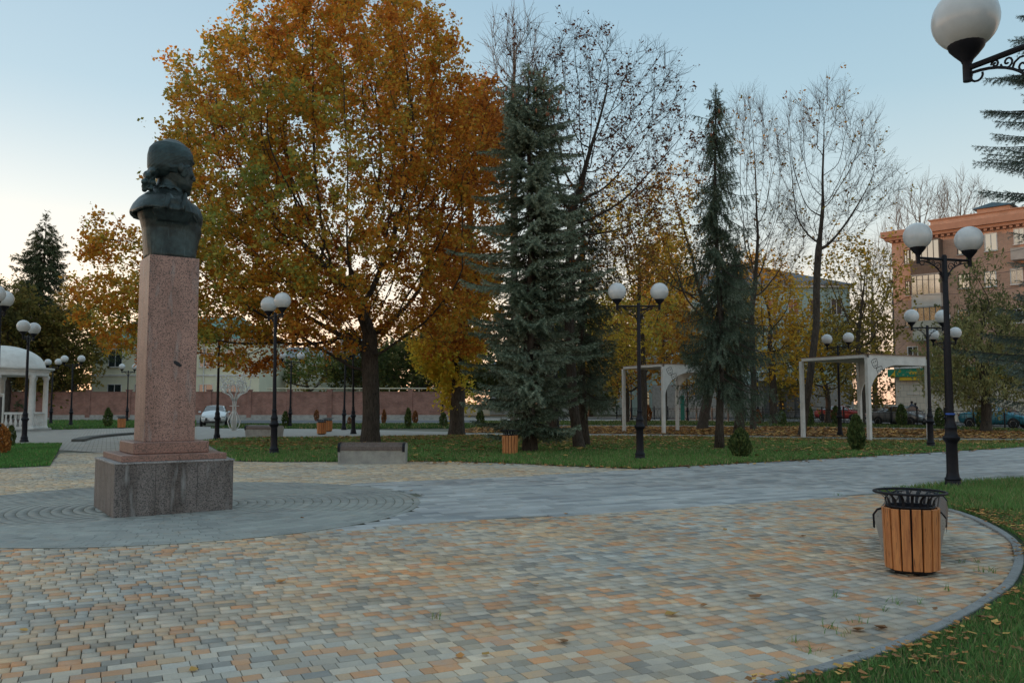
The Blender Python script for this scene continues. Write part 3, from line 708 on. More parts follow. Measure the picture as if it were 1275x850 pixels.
def keep_edges(root, P, par, rad, bark):
    # order parents before children is not needed by wood(); drop self-links afterwards
    n = len(P); real = np.where(par != np.arange(n))[0]
    d = P[real]-P[par[real]]; ln = np.linalg.norm(d, axis=1)[:,None]; d = d/np.maximum(ln,1e-6)
    ref = np.array([.31,.93,.17]); u = np.cross(d, ref); u /= np.linalg.norm(u, axis=1)[:,None]+1e-9; v = np.cross(d, u)
    dir_of = np.zeros((n,3)); dir_of[real] = d; uo = np.zeros((n,3)); vo = np.zeros((n,3)); uo[real] = u; vo[real] = v
    main = np.full(n, -1); best = np.zeros(n)
    for i_ in real:
        if rad[i_] > best[par[i_]]: best[par[i_]] = rad[i_]; main[par[i_]] = i_
    Vs, Fs, off = [], [], 0
    for sel, k in ((rad[real] > .03, 6), (rad[real] <= .03, 3)):
        E = real[sel]
        if not len(E): continue
        a = 2*pi*np.arange(k)/k; ca, sa = np.cos(a)[None,:,None], np.sin(a)[None,:,None]
        pr = par[E]; has = (np.abs(uo[pr]).sum(1) > 0) & (main[pr] == E)
        us, vs_ = np.where(has[:,None], uo[pr], uo[E]), np.where(has[:,None], vo[pr], vo[E])
        rs = np.where(main[pr] == E, np.minimum(rad[pr], rad[E]*1.6), np.minimum(rad[E]*1.25, rad[pr]))
        V = np.concatenate([P[pr][:,None]+(us[:,None]*ca+vs_[:,None]*sa)*rs[:,None,None], P[E][:,None]+(uo[E][:,None]*ca+vo[E][:,None]*sa)*rad[E][:,None,None]], 1)
        f = np.array([(j, (j+1)%k, k+(j+1)%k, k+j) for j in range(k)]); Fs.append((f[None]+(np.arange(len(E))*2*k)[:,None,None]).reshape(-1,4)+off); Vs.append(V.reshape(-1,3)); off += len(E)*2*k
    o = np_mesh('branches', np.vstack(Vs), np.vstack(Fs), M[bark], root, smooth=True); o['kind'] = 'stuff'

def spruce(label, base, H, Rm, seed, name='spruce_tree', z0=.8, pal=((.05,.085,.08),(.09,.14,.14),(.15,.20,.20)), droop=.35, hang=.25, nw=6, dz=.32, prof=.85, twig=.42, rt=.16, cones=0, nl=.085, dens=1.0, lean=(0,0), irregular=.25, sector=None, group=None, tw_gap=.11, nwid=.011, hang_r=0, cat='tree', needle_n=5, low=.25):
    rng = np.random.default_rng(seed); root = empty(name, tuple(base), 0, label, cat, group)
    tr = MB(); pts = [(lean[0]*t_*t_+.05*sin(t_*9+seed), lean[1]*t_*t_+.05*cos(t_*7), -.08+H*t_) for t_ in np.linspace(0,1,14)]
    tr.tube(pts, [rt*(1-t_)**.9*(1+.4*math.exp(-t_*H/.4))+.012 for t_ in np.linspace(0,1,14)], 9); tr.build('trunk', M['bark'], root, True)
    bP, bR, bpar = [], [], []; tw0, tw1, twl = [], [], []
    z = z0
    while z < H-.25:
        t_ = (z-z0)/(H-z0); Lr = Rm*((1-t_)**prof)*(1-low*math.exp(-t_*7))+.18
        for q in range(nw if t_ < .9 else 4):
            az = rng.random()*2*pi
            if sector and not any(((az-s0) % (2*pi)) < s1 for s0, s1 in sector): 
                continue
            Lb = Lr*(1-irregular+2*irregular*rng.random())*(.75+.25*sin(az*3+seed+z)); n_ = max(3, int(Lb/.22)); zz = z+rng.normal(0,dz*.4)
            lx, ly = lean[0]*t_*t_, lean[1]*t_*t_
            ca, sa = cos(az), sin(az); pp = []
            for k in range(n_+1):
                f = k/n_; up_ = (.25-droop*1.2)*f*Lb+droop*.55*Lb*f*f if t_ < .75 else .55*f*Lb*(t_-.55)
                wv2 = .05*sin(f*7+az*5)
                pp.append(np.array((lx+ca*f*Lb-sa*wv2, ly+sa*f*Lb+ca*wv2, zz+up_)))
            k0 = len(bP)
            for k, p_ in enumerate(pp): bP.append(p_); bR.append((.008+.02*Lb/Rm)*(1-k/(n_+1))+.003); bpar.append(k0+k-1 if k else k0)
            nt_ = int(Lb/tw_gap*dens)
            for k in range(nt_):
                f = .12+.88*(k+rng.random()*.5)/nt_; fi = min(f*n_, n_-.01); i0 = int(fi); p_ = pp[i0]*(1-fi+i0)+pp[i0+1]*(fi-i0)
                for sd_ in (-1, 1):
                    tl = twig*(1.15-f)*(.5+.8*rng.random())*min(1, Lb/1.0)+.07
                    out_ = .65+.5*rng.random()
                    dv = np.array((ca*out_-sa*sd_*.8, sa*out_+ca*sd_*.8, -hang*(1+rng.random())*(1.2-.4*f)+rng.normal(0,.15)+hang_r))
                    dv /= np.linalg.norm(dv); e_ = p_+dv*tl; e_[2] -= hang*tl*.5*rng.random()
                    tw0.append(p_); tw1.append(e_)
            tw0.append(pp[-2]); tw1.append(pp[-1]+(pp[-1]-pp[-2])*.4)
        z += dz*(1-.45*t_)
    top = np.array(pts[-1]); 
    for k in range(8): a_ = k*2.4; tw0.append(top-np.array((0,0,.1+.08*k))); tw1.append(top+np.array((cos(a_)*.08*k*.6, sin(a_)*.08*k*.6, .25-.05*k)))
    bP = np.array(bP); bpar = np.array(bpar); keep_edges(root, bP, bpar, np.array(bR), 'bark')
    A0, A1 = np.array(tw0), np.array(tw1); Ld = np.linalg.norm(A1-A0, axis=1); cnt = np.maximum(2, (Ld/.055).astype(int))
    idx = np.repeat(np.arange(len(A0)), cnt*needle_n); n = len(idx); f = rng.random(n); C = A0[idx]*(1-f[:,None])+A1[idx]*f[:,None]
    D = (A1-A0)[idx]/(Ld[idx][:,None]+1e-9); r_ = rng.normal(0,1,(n,3)); r_ -= (r_*D).sum(1)[:,None]*D; r_ /= np.linalg.norm(r_, axis=1)[:,None]+1e-9
    nd = D*.75+r_*.8; nd /= np.linalg.norm(nd, axis=1)[:,None]; sdv = np.cross(nd, rng.normal(0,1,(n,3))); sdv /= np.linalg.norm(sdv, axis=1)[:,None]+1e-9
    ln = (nl*(.6+.7*rng.random(n)))[:,None]
    V = np.stack([C-sdv*nwid*.5, C+sdv*nwid*.5, C+nd*ln], 1).reshape(-1,3); Fc = np.arange(n*3).reshape(-1,3)
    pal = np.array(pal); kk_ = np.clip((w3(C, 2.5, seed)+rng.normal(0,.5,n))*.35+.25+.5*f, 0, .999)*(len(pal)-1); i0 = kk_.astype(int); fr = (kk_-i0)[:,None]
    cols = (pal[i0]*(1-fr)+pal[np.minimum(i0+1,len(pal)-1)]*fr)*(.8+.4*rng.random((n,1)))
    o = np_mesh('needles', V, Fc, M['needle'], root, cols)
    if cones:
        mb = MB()
        for k in range(cones):
            j = rng.integers(len(A0)); zmin = H*.86
            cand = np.where(A1[:,2] > zmin)[0]; j = cand[rng.integers(len(cand))]; p_ = A1[j]
            mb.lathe([(.008,0),(.03,-.03),(.034,-.09),(.02,-.15),(.004,-.17)], 6, tuple(p_))
        c_ = mb.build('cones', mat('cone', (.30,.11,.05),(.2,.08,.04), 20, .8, .2), root, True); c_['kind'] = 'stuff'
    return root

OAKPAL = [(.30,.11,.03),(.52,.18,.034),(.66,.28,.042),(.62,.37,.05),(.42,.38,.075),(.24,.30,.08)]
GOLD = [(.40,.20,.03),(.62,.37,.045),(.70,.48,.07),(.48,.43,.08)]
def gx(px, Y): return xat(px, Y)
def gz(py, Y): return atY(637, py, Y).z

# the great oak
b0 = at(461,552); Y0 = b0.y; s_ = Y0/F
def ell(px, py, rx, rz, ry=None, Y=Y0, w=1): return (atY(px, py, Y).x, Y, gz(py, Y), rx*Y/F, (ry if ry is not None else rx*Y/F), rz*Y/F, w)
oak_ells = [ell(425,215,205,232), ell(300,250,105,160,4.5), ell(545,190,90,165,4.2), ell(430,60,150,95,5), ell(270,120,60,60,3), ell(145,350,46,88,2.4,w=2.0), ell(200,400,70,60,3.2), ell(300,415,85,55,3.5,w=1.5), ell(400,400,110,50,5,w=1.2), ell(330,330,120,80,6), ell(560,390,75,60,3.4)]
def oak_mix(q, r):
    left = np.clip(-(q[:,0]-b0.x)/9, -1, 1); low = np.clip((5.0-q[:,2])/4, 0, 1)
    return .50+.14*left+.10*low+.26*w3(q, .8, 3)+.16*w3(q, 3.2, 4)+r.normal(0,.16,len(q))
tree('huge oak in rust and gold leaf behind the concrete bench', [b0, (b0.x+.02,Y0,1.4), (b0.x-.05,Y0+.05,2.9), (b0.x-.1,Y0+.1,4.4)], oak_ells, .34, 3900, .40,
     dict(n=190000, size=.136, gk=.6, pal=OAKPAL, spread=.20, mix=oak_mix, lobes=False, aspect=.72, tips=5), name='oak_tree', seed=4, hollow=.35, gap=.8, up=.08, twigs=1, tip_r=.008, di=4)
# oak further back on the right with yellow lower growth
b1 = at(568,542); Y1 = b1.y
tree('dark-trunked oak with yellow lower leaves between the great oak and the blue spruce', [b1, (b1.x+.1,Y1,2.2), (b1.x+.1,Y1,4.6), (b1.x+.9,Y1,8)],
     [ell(600,210,48,120,2.6,Y=Y1), ell(580,330,52,70,2.6,Y=Y1), ell(560,430,50,55,2.4,Y=Y1,w=1.6), ell(575,480,36,40,2,Y=Y1,w=1.5)], .36, 1300, .42,
     dict(n=26000, size=.20, pal=[(.34,.13,.03),(.54,.23,.035),(.62,.36,.04),(.68,.52,.06),(.42,.44,.06)], spread=.26, mix=lambda q, r: np.clip(1.0-(q[:,2]-2.5)/9,.1,.9)*.85+.12*w3(q,2,5)+r.normal(0,.12,len(q)), tips=5), seed=14, gap=.3, tip_r=.009, di=4)
# half bare red oak beside the blue spruce
b2 = at(722,558); Y2 = b2.y
tree('half-bare oak with sparse red-brown leaves and a trunk beside the blue spruce', [b2, (b2.x-.25,Y2,1.6), (b2.x-.35,Y2+.1,4.0), (b2.x-.25,Y2+.1,8.6)],
     [ell(720,130,72,105,2.6,Y=Y2), ell(800,150,62,95,2.4,Y=Y2,w=.8), ell(770,260,85,50,2.4,Y=Y2,w=.7), ell(770,330,55,50,2.0,Y=Y2), ell(655,90,35,70,1.6,Y=Y2,w=.7), ell(860,190,30,45,1.3,Y=Y2,w=.6)], .18, 2100, .31,
     dict(n=8500, size=.10, pal=[(.12,.045,.025),(.20,.07,.03),(.34,.13,.03),(.42,.24,.04),(.26,.24,.05)], spread=.17, tips=3, cover=lambda q: np.clip(1.25-(q[:,2]-5)/9, .14, 1)*.9, mix=lambda q, r: np.clip(.8-(q[:,2]-5)/9,.05,.9)+r.normal(0,.16,len(q))), seed=8, twigs=4, twig_len=.7, tip_r=.006, hollow=.2, di=3, up=.12)

# conifers
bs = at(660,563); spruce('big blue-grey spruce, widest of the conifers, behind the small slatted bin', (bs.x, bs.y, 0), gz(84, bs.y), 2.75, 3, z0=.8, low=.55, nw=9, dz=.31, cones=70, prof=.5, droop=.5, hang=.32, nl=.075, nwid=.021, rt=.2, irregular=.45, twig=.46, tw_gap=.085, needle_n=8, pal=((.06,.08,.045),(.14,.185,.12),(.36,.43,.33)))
bs = at(724,556); spruce('green spruce grown into the right side of the big blue-grey one', (bs.x+.1, bs.y+.4, 0), gz(205, bs.y), 1.8, 27, z0=1.8, nw=5, dz=.34, prof=.5, droop=.6, hang=.7, rt=.17, twig=.5, pal=((.05,.07,.045),(.105,.14,.09),(.22,.27,.20)), irregular=.55, nwid=.02, tw_gap=.12, needle_n=6)
bs = at(898,560); spruce('narrow spruce with hanging branches, tallest tip between the pergolas', (bs.x, bs.y, 0), gz(110, bs.y), 1.6, 5, z0=2.2, nw=6, dz=.34, prof=.72, droop=.95, hang=1.2, rt=.13, twig=.6, pal=((.045,.065,.04),(.095,.13,.085),(.19,.24,.175)), cones=25, irregular=.6, nwid=.018, dens=1.0, tw_gap=.12, needle_n=6)
bs = at(921,540); spruce('second drooping spruce, just right of the narrow one, shorter', (bs.x, bs.y, 0), gz(300, bs.y), 1.6, 6, z0=2.6, nw=7, dz=.36, prof=.4, droop=.85, hang=1.1, rt=.24, twig=.6, pal=((.03,.05,.03),(.05,.075,.05),(.08,.11,.08)), irregular=.4, nwid=.02, dens=.7, tw_gap=.15)
# conifers standing partly hidden
bs = at(690,538); spruce('green spruce showing between the blue spruce and the half-bare oak', (bs.x, bs.y+3, 0), gz(300, bs.y), 2.4, 9, z0=1.6, nw=6, dz=.5, prof=.7, droop=.5, hang=.6, rt=.28, twig=.7, pal=((.03,.05,.035),(.05,.07,.05),(.08,.10,.08)), irregular=.35, nwid=.026, tw_gap=.2)
spruce('tall dark spruce beyond the white rotunda', (gx(47,88), 88, 0), gz(268, 88), 8.6, 12, z0=1, nw=8, dz=.75, prof=.95, droop=.35, hang=.4, rt=.35, twig=1.5, pal=((.04,.06,.035),(.075,.10,.05),(.12,.14,.07)), irregular=.35, nwid=.07, nl=.30, tw_gap=.42, needle_n=2)
# spruce whose branches come in from the right edge
spruce('blue spruce at the right edge reaching in over the lawn', (12.45, 16.2, 0), 15.5, 3.45, 17, z0=1.5, nw=15, dz=.33, prof=.72, droop=.40, hang=.38, rt=.22, twig=.45, sector=[(R(95), R(165))], irregular=.24, nl=.055, nwid=.009, needle_n=13, tw_gap=.08, cones=0, pal=((.05,.07,.055),(.10,.14,.115),(.21,.27,.24)))

# bare and thinning trees to the right
BARE = [(.16,.07,.02),(.30,.15,.03),(.45,.28,.05),(.30,.26,.06)]
b = at(998,543); Yb = b.y
tree('tall almost bare tree rising past the large pergola, a few yellow leaves', [b, (b.x+.45,Yb,2.6), (b.x+.85,Yb,5.2), (b.x+.95,Yb,7.5)],
     [ell(1032,150,30,52,1.6,Y=Yb), ell(1072,195,28,55,1.6,Y=Yb), ell(990,185,24,62,1.4,Y=Yb,w=1.2), ell(1030,265,66,50,2.2,Y=Yb,w=.5), ell(1100,235,24,34,1.3,Y=Yb,w=1.2)], .17, 1900, .34,
     dict(n=700, size=.13, pal=BARE, spread=.25, tips=2), name='linden_tree', seed=21, twigs=5, twig_len=.95, tip_r=.006, hollow=.15, di=3.5, up=.3, twig_up=.5)
b = at(938,535); Yb = b.y
tree('slim bare tree directly behind the narrow spruce', [b, (b.x+.1,Yb,3), (b.x,Yb,7)],
     [ell(935,200,42,90,2.2,Y=Yb), ell(950,300,60,70,2.4,Y=Yb,w=.6)], .17, 1700, .38,
     dict(n=500, size=.16, pal=BARE, spread=.3, tips=2), name='linden_tree', seed=22, twigs=5, twig_len=1.0, tip_r=.007, hollow=.15, di=3.5, up=.35, twig_up=.5)
b = at(874,534); Yb = b.y
tree('leaning tree with orange leaves seen through the small pergola', [b, (b.x+.5,Yb,2.5), (b.x+.9,Yb,5), (b.x+.9,Yb,7)],
     [ell(850,330,60,60,2.8,Y=Yb), ell(880,420,50,50,2.4,Y=Yb), ell(840,250,50,50,2.4,Y=Yb,w=.5)], .30, 1000, .42,
     dict(n=7500, size=.17, pal=[(.25,.10,.02),(.42,.19,.03),(.52,.30,.04),(.5,.36,.06)], spread=.35, tips=4), name='maple_tree', seed=23, twigs=1, twig_len=.8, tip_r=.009, di=3.5)
far = [
 ('golden-green tree filling the gap above the double lamp in the middle', 800, 58, [(800,330,55,75,3,1),(780,410,50,60,3,1),(770,270,40,50,3,.5)], .26, 7500, .22, [(0.224,0.168,0.042),(0.476,0.350,0.049),(0.700,0.504,0.070),(0.392,0.392,0.084)], 31, 1300),
 ('orange maple behind the small pergola\'s left posts', 778, 66, [(780,440,55,55,3.6,1),(835,420,45,55,3,1)], .28, 8000, .26, [(0.280,0.112,0.028),(0.504,0.224,0.042),(0.630,0.350,0.056),(0.420,0.336,0.070)], 32, 800),
 ('yellow-leaved tree before the pale green block', 962, 62, [(960,390,50,60,3.4,1),(985,440,50,50,3,1),(940,350,40,40,2.8,.7)], .26, 7500, .24, GOLD, 33, 900),
 ('thinning olive tree between the pergola and the brick apartment block', 1072, 60, [(1070,420,48,60,3.4,1),(1060,340,55,50,3.2,.7),(1095,350,35,60,2.4,.7)], .22, 5000, .22, [(0.140,0.112,0.035),(0.308,0.238,0.049),(0.504,0.350,0.056),(0.224,0.210,0.056)], 34, 1200),
 ('olive-green tree behind the lamp beside the large pergola', 1030, 70, [(1020,440,60,55,4,1),(985,470,35,35,3,1)], .22, 6500, .26, [(0.098,0.098,0.035),(0.196,0.168,0.042),(0.392,0.280,0.049)], 35, 900),
 ('slender yellow tree left of the narrow spruce', 826, 74, [(826,360,40,70,3.4,1)], .25, 6500, .28, GOLD, 36, 700),
 ('bushy dark tree beyond the wall, right of the great oak\'s trunk', 520, 100, [(520,450,60,35,5,1),(600,460,60,40,5,1),(540,478,80,16,5,1)], .3, 13000, .42, [(0.042,0.063,0.021),(0.077,0.098,0.028),(0.140,0.126,0.042)], 37, 700),
 ('green tree beyond the wall, left of the great oak\'s trunk', 385, 104, [(385,462,42,26,4,1),(345,470,30,18,3,1)], .25, 2600, .40, [(0.070,0.112,0.028),(0.126,0.168,0.042),(0.210,0.210,0.056)], 38, 500),
 ('dark green tree standing behind the blue spruce', 690, 92, [(690,440,70,60,5,1),(740,450,50,60,5,1)], .3, 11000, .40, [(0.049,0.070,0.028),(0.084,0.112,0.035),(0.196,0.168,0.042)], 39, 800),
 ('olive leafy tree left of the pale yellow house', 92, 84, [(92,420,34,62,3.4,1),(70,450,45,50,4,1)], .25, 12000, .34, [(0.112,0.098,0.028),(0.210,0.182,0.042),(0.364,0.238,0.070)], 40, 900),
 ('olive leafy tree behind the rotunda dome at the left edge', 8, 82, [(5,410,48,60,4.4,1)], .3, 10000, .36, [(0.084,0.084,0.028),(0.168,0.154,0.042),(0.280,0.196,0.056)], 41, 800),
 ('dark leafy tree beyond the wall between the two oaks', 455, 108, [(455,455,50,34,5,1)], .3, 5500, .45, [(0.049,0.070,0.025),(0.084,0.105,0.035),(0.168,0.140,0.049)], 43, 500),
 ('rusty leafy tree beyond the wall, left of the yellow-leaved oak', 545, 112, [(548,430,55,50,5,1),(560,474,50,18,5,.7)], .3, 8500, .45, [(0.140,0.098,0.028),(0.280,0.168,0.042),(0.196,0.182,0.049)], 44, 600),
 ('olive tree far behind the half-bare oak', 735, 105, [(735,420,60,70,5,1),(720,485,60,20,5,.5)], .3, 9000, .42, [(0.112,0.112,0.035),(0.280,0.224,0.049),(0.448,0.336,0.070)], 45, 800),
 ('low orange tree before the entrance of the pale green block', 880, 84, [(880,440,45,55,4,1)], .25, 6000, .32, [(0.308,0.154,0.042),(0.532,0.308,0.056),(0.644,0.462,0.084)], 46, 600),
 ('olive tree against the left corner of the brick apartment block', 1076, 84, [(1074,430,26,60,4,1),(1084,488,30,22,4,.6)], .25, 4000, .32, [(0.112,0.098,0.035),(0.280,0.210,0.049),(0.476,0.308,0.070)], 47, 500),
 ('big olive-green weeping tree before the brick apartment block', 1226, 47, [(1225,440,52,75,3.0,1),(1195,455,42,55,2.6,1),(1219,370,22,50,1.4,.8),(1250,430,45,60,2.6,.7),(1245,455,50,34,2.6,.7)], .26, 19000, .20, [(0.126,0.133,0.056),(0.224,0.231,0.091),(0.392,0.350,0.140),(0.294,0.322,0.154)], 42, 1500),
]
for lb, px, Y, es, rt_, nl_, sz, pal_, sd_, na in far:
    x = gx(px, Y); top = gz(min(e[1] for e in es), Y)
    tree(lb, [(x,Y,0), (x+.1,Y,min(2.2, top*.3)), (x-.1,Y,top*.55)], [ell(e[0], e[1], e[2], e[3], e[4], Y=Y, w=e[5]) for e in es], rt_, na, .55 if Y > 50 else .4,
         dict(n=nl_, size=sz, pal=pal_, spread=.45 if sd_ != 42 else .3, tips=4, droop=1.0 if sd_ == 42 else .3, aspect=.4 if sd_ == 42 else .62), name='broadleaf_tree', seed=sd_, twigs=1, twig_len=1.0, tip_r=.012, hollow=.2, di=5)
# far-off bare crowns over the roofs
for k, (px, py, Y, rx, rz, lb) in enumerate([(1150,270,100,45,48,'bare twiggy tree over the left end of the brick block roof'), (1200,262,104,40,44,'bare twiggy tree over the middle of the brick block roof'), (1118,330,96,30,70,'bare tree standing against the left side of the brick block'), (1090,360,92,36,50,'bare tree between the pale green block and the brick block'), (640,75,62,40,60,'bare grey tree top behind the red oak, left of its crown'), (24,400,110,32,42,'thin bare tree beyond the dark spruce at the left')]):
    x = gx(px, Y); top = gz(py, Y)
    tree(lb, [(x,Y,0), (x,Y,top*.45), (x,Y,top*.8)], [ell(px, py, rx, rz, 3.2, Y=Y)], .28, 700, .7, None, name='bare_tree', seed=50+k, twigs=3, twig_len=1.7, tip_r=.016, hollow=.1, di=6, up=.5, twig_up=.7, bark='pale_bark')

# clipped thujas and low shrubs
def shrub(label, loc, h, r, pal, seed, n=1500, name='thuja_bush', leafy=.07, group=None):
    rng = np.random.default_rng(seed); root = empty(name, loc, 0, label, 'bush', group)
    mb = MB(); mb.tube([(0,0,-.03),(0,0,h*.8)], [.03,.012], 6); mb.build('trunk', M['bark'], root)
    z_ = rng.random(n)**.85; a = rng.random(n)*2*pi; prof_ = np.sin(np.clip(z_*.93+.07,0,1)*pi)**.55*(1-.28*z_); rr = r*prof_*(.72+.32*rng.random(n))*(1+.12*np.sin(3*a+z_*9+seed))
    C = np.c_[np.cos(a)*rr, np.sin(a)*rr, .03+z_*h*.95]; d = np.c_[np.cos(a)*.35, np.sin(a)*.35, np.ones(n)]+rng.normal(0,.25,(n,3)); d /= np.linalg.norm(d, axis=1)[:,None]
    s2 = np.cross(d, rng.normal(0,1,(n,3))); s2 /= np.linalg.norm(s2, axis=1)[:,None]; l_ = leafy*h*(.7+.7*rng.random((n,1)))*1.3
    V = np.stack([C-d*l_*.4, C+s2*l_*.3, C+d*l_*.8, C-s2*l_*.3], 1).reshape(-1,3); Fc = np.array([(0,1,2),(0,2,3)])[None]+(np.arange(n)*4)[:,None,None]
    pal = np.array(pal); cols = pal[rng.integers(0,len(pal),n)]*(.6+.8*rng.random((n,1)))
    np_mesh('foliage', V, Fc.reshape(-1,3), M['needle'], root, np.repeat(cols,2,axis=0)); return root
GRN = [(.05,.08,.025),(.08,.12,.035),(.13,.16,.05)]; BRN = [(.26,.10,.04),(.34,.14,.05),(.18,.08,.03)]
SHR = [(922,570,36,15,GRN,'bushy green thuja by the kerb, right of the narrow spruce'), (1067,562,45,10.5,GRN,'slim pointed green thuja in front of the large pergola'), (1123,531,28,7,GRN,'green thuja before the dark grey car\'s bonnet'),
 (1170,532,25,6.5,GRN,'green thuja between two lamp posts before the railings'), (1223,534,26,7,GRN,'green thuja before the teal car'), (1041,529,24,6,GRN,'green thuja behind the lamp by the large pergola'), (1008,530,24,6,GRN,'green thuja behind the large pergola\'s left post'),
 (974,530,19,6,GRN,'round green thuja mid-way between the pergolas'), (944,529,19,5,BRN,'rust-brown thuja left of the round green one between the pergolas'), (807,525,21,5,BRN,'rust-topped thuja behind the small pergola\'s left side'),
 (598,532,23,5.5,GRN,'green thuja right of the yellow-leaved oak trunk'), (552,532,18,6,GRN,'round green thuja at the foot of a far lamp, left of the yellow-leaved oak'), (508,533,25,4.5,GRN,'column-shaped green thuja right of the great oak trunk'), (517,527,16,4,BRN,'brown thuja just right of the column-shaped green one'),
 (478,528,18,3.2,BRN,'thin brown thuja just right of the great oak trunk'), (435,529,10,3,BRN,'small brown thuja left of the great oak trunk'), (355,532,20,4.5,GRN,'green thuja beside the lamp left of the wooden bins'), (394,524,14,3.5,BRN,'little brown thuja behind the pair of bins'),
 (134,532,24,6,GRN,'green thuja left of the pedestal before the brick wall'), (13,556,26,6,GRN,'dark green thuja at the left edge behind the orange bush')]
for k, (px, py, hp, wp, pal_, lb) in enumerate(SHR):
    q = at(px, py); shrub(lb, tuple(q), hp*q.y/F, wp*q.y/F, pal_, 70+k, 1700 if hp > 30 else 700)
q = at(-2,566); shrub('orange-leaved bush at the left edge beside the lamp', tuple(q), .95, .36, [(.42,.16,.04),(.32,.12,.03),(.48,.22,.06)], 99, 1200, 'orange_bush')
# ------------------------------------------------------------------ monument
mon = empty('granite_pedestal', (MC.x, MC.y, 0), MROT, 'tall red granite column on a stepped grey granite base, standing on the round apron', 'pedestal')
def part(name, mt, parent, fn, **k):
    mb = MB(); fn(mb); return mb.build(name, mt, parent, **k)
h = MS/2
part('base_core', M['grey_granite'], mon, lambda m: m.box((0,0,.36), (MS-.08, MS-.08, .755)))
for face in range(4):
    R4 = Matrix.Rotation(face*pi/2, 4, 'Z')
    cuts = [[-h,-.28,.30,h],[-h,-.2,.4,h],[-h,-.3,.3,h],[-h,.0,h]][face]
    for a_, b_ in zip(cuts[:-1], cuts[1:]):
        lo = a_+(.04 if a_ == -h else .0015); hi = b_-(.0 if b_ == h else .0015)
        part('cladding_panel', M['grey_granite'], mon, lambda m: m.box(((lo+hi)/2, -h+.02, .362), (hi-lo, .04, .756), R4, bev=.002))
part('cap_slab', M['pale_granite'], mon, lambda m: m.box((0,0,.752), (MS+.03, MS+.03, .026), bev=.004))
part('step_slab', M['collar_granite'], mon, lambda m: m.box((-.335,0,.812), (.786, MS-.16, .092), bev=.006))
part('step_slab', M['collar_granite'], mon, lambda m: m.box((.401,0,.812), (.682, MS-.16, .092), bev=.006))
part('plinth', M['collar_granite'], mon, lambda m: m.box((0,0,.945), (1.07, 1.07, .172), bev=.012))
CTOP = 3.84
part('column', M['red_granite'], mon, lambda m: m.box((0,0,(CTOP+1.032)/2), (.725, .725, CTOP-1.032), taper=.995, bev=.006))
mb = MB(); mb.lathe([(.0,0),(.03,.002),(.02,.008),(.0,.01)], 8, M4=Matrix.Translation((.08,-.3625,2.2)) @ Matrix.Rotation(R(35),4,'Y') @ Matrix.Diagonal((2.4,1,1,1)) @ Matrix.Rotation(R(90),4,'X'))
mb.build('chip_mark', mat('dark_chip', (.03,.03,.035), None, 20, .9, .3, coord='Object'), mon)

# the bust
bust = empty('bronze_bust', (MC.x, MC.y, CTOP), MROT, 'dark bronze bust of a man in a tied-back wig on the tall red column', 'statue')
bust.scale = (1.03, 1.03, 1.062)
def ringc(cx, rx, ry, z, n=28, e=2.3, cy=0, rot=0, tilt=0):
    out_ = []
    for i in range(n):
        a = 2*pi*i/n; ca, sa = cos(a), sin(a); k = (abs(ca)**e+abs(sa)**e)**(-1/e); x, y = rx*k*ca, ry*k*sa
        out_.append((cx+x*cos(rot)-y*sin(rot), cy+x*sin(rot)+y*cos(rot), z+tilt*x))
    return out_
def remesh(o, vox, smooth=2):
    m_ = o.modifiers.new('remesh', 'REMESH'); m_.mode = 'VOXEL'; m_.voxel_size = vox; m_.use_smooth_shade = True
    s2 = o.modifiers.new('smooth', 'SMOOTH'); s2.iterations = smooth; s2.factor = .5
mb = MB()
mb.loft([ringc(0,.35,.35,0,e=3.2), ringc(0,.365,.34,.12,e=3), ringc(.01,.395,.33,.28,e=2.8), ringc(.02,.42,.33,.42,e=2.6), ringc(.0,.43,.36,.54,e=2.4), ringc(-.04,.43,.50,.66,e=2.3), ringc(-.07,.40,.53,.76), ringc(-.08,.34,.44,.86), ringc(-.08,.25,.28,.95), ringc(-.06,.20,.20,1.02,e=2), ringc(-.03,.185,.18,1.14,e=2), ringc(-.01,.18,.17,1.30,e=2)])
mb.sphere((.26,0,.62), (.20,.30,.26), M4=None)      # chest swells forward
mb.box((.38,.0,.62), (.07,.07,.42), Matrix.Rotation(R(-14),4,'Y'), bev=.02)   # coat facing
# arm stubs cut off below the cape
for sgn in (-1, 1):
    mb.loft([ringc(-.05,.22,.05,.50,cy=sgn*.33,n=18), ringc(-.06,.30,.13,.64,cy=sgn*.40,n=18), ringc(-.07,.24,.15,.80,cy=sgn*.38,n=18)])
# face and head, turned away over the left shoulder
HT = Matrix.Translation((-.02,0,1.38)) @ Matrix.Rotation(R(14),4,'Z') @ Matrix.Rotation(R(4),4,'Y')
mb.sphere((.0,0,.10), (.31,.255,.33), 28, 18, HT)
mb.loft([ringc(.10,.20,.17,-.33,e=2), ringc(.10,.235,.215,-.27,e=2), ringc(.07,.27,.235,-.14,e=2), ringc(.05,.28,.24,.02,e=2)], HT)
mb.sphere((.25,0,-.33), (.085,.095,.06), M4=HT)                                   # chin
mb.loft([[(.30+.0,y_,.09) for y_ in (-.03,0,.03)]+[(.24,.0,.09)], [(.375,-.035,-.05),(.405,0,-.055),(.375,.035,-.05),(.27,0,-.05)], [(.385,-.055,-.10),(.425,0,-.10),(.385,.055,-.10),(.27,0,-.10)], [(.33,-.04,-.125),(.36,0,-.13),(.33,.04,-.125),(.27,0,-.125)]], HT)  # nose
mb.sphere((.275,0,.12), (.055,.17,.032), M4=HT)                                   # brow
mb.sphere((.305,0,-.185), (.04,.075,.018), M4=HT); mb.sphere((.30,0,-.222), (.038,.062,.02), M4=HT)   # lips
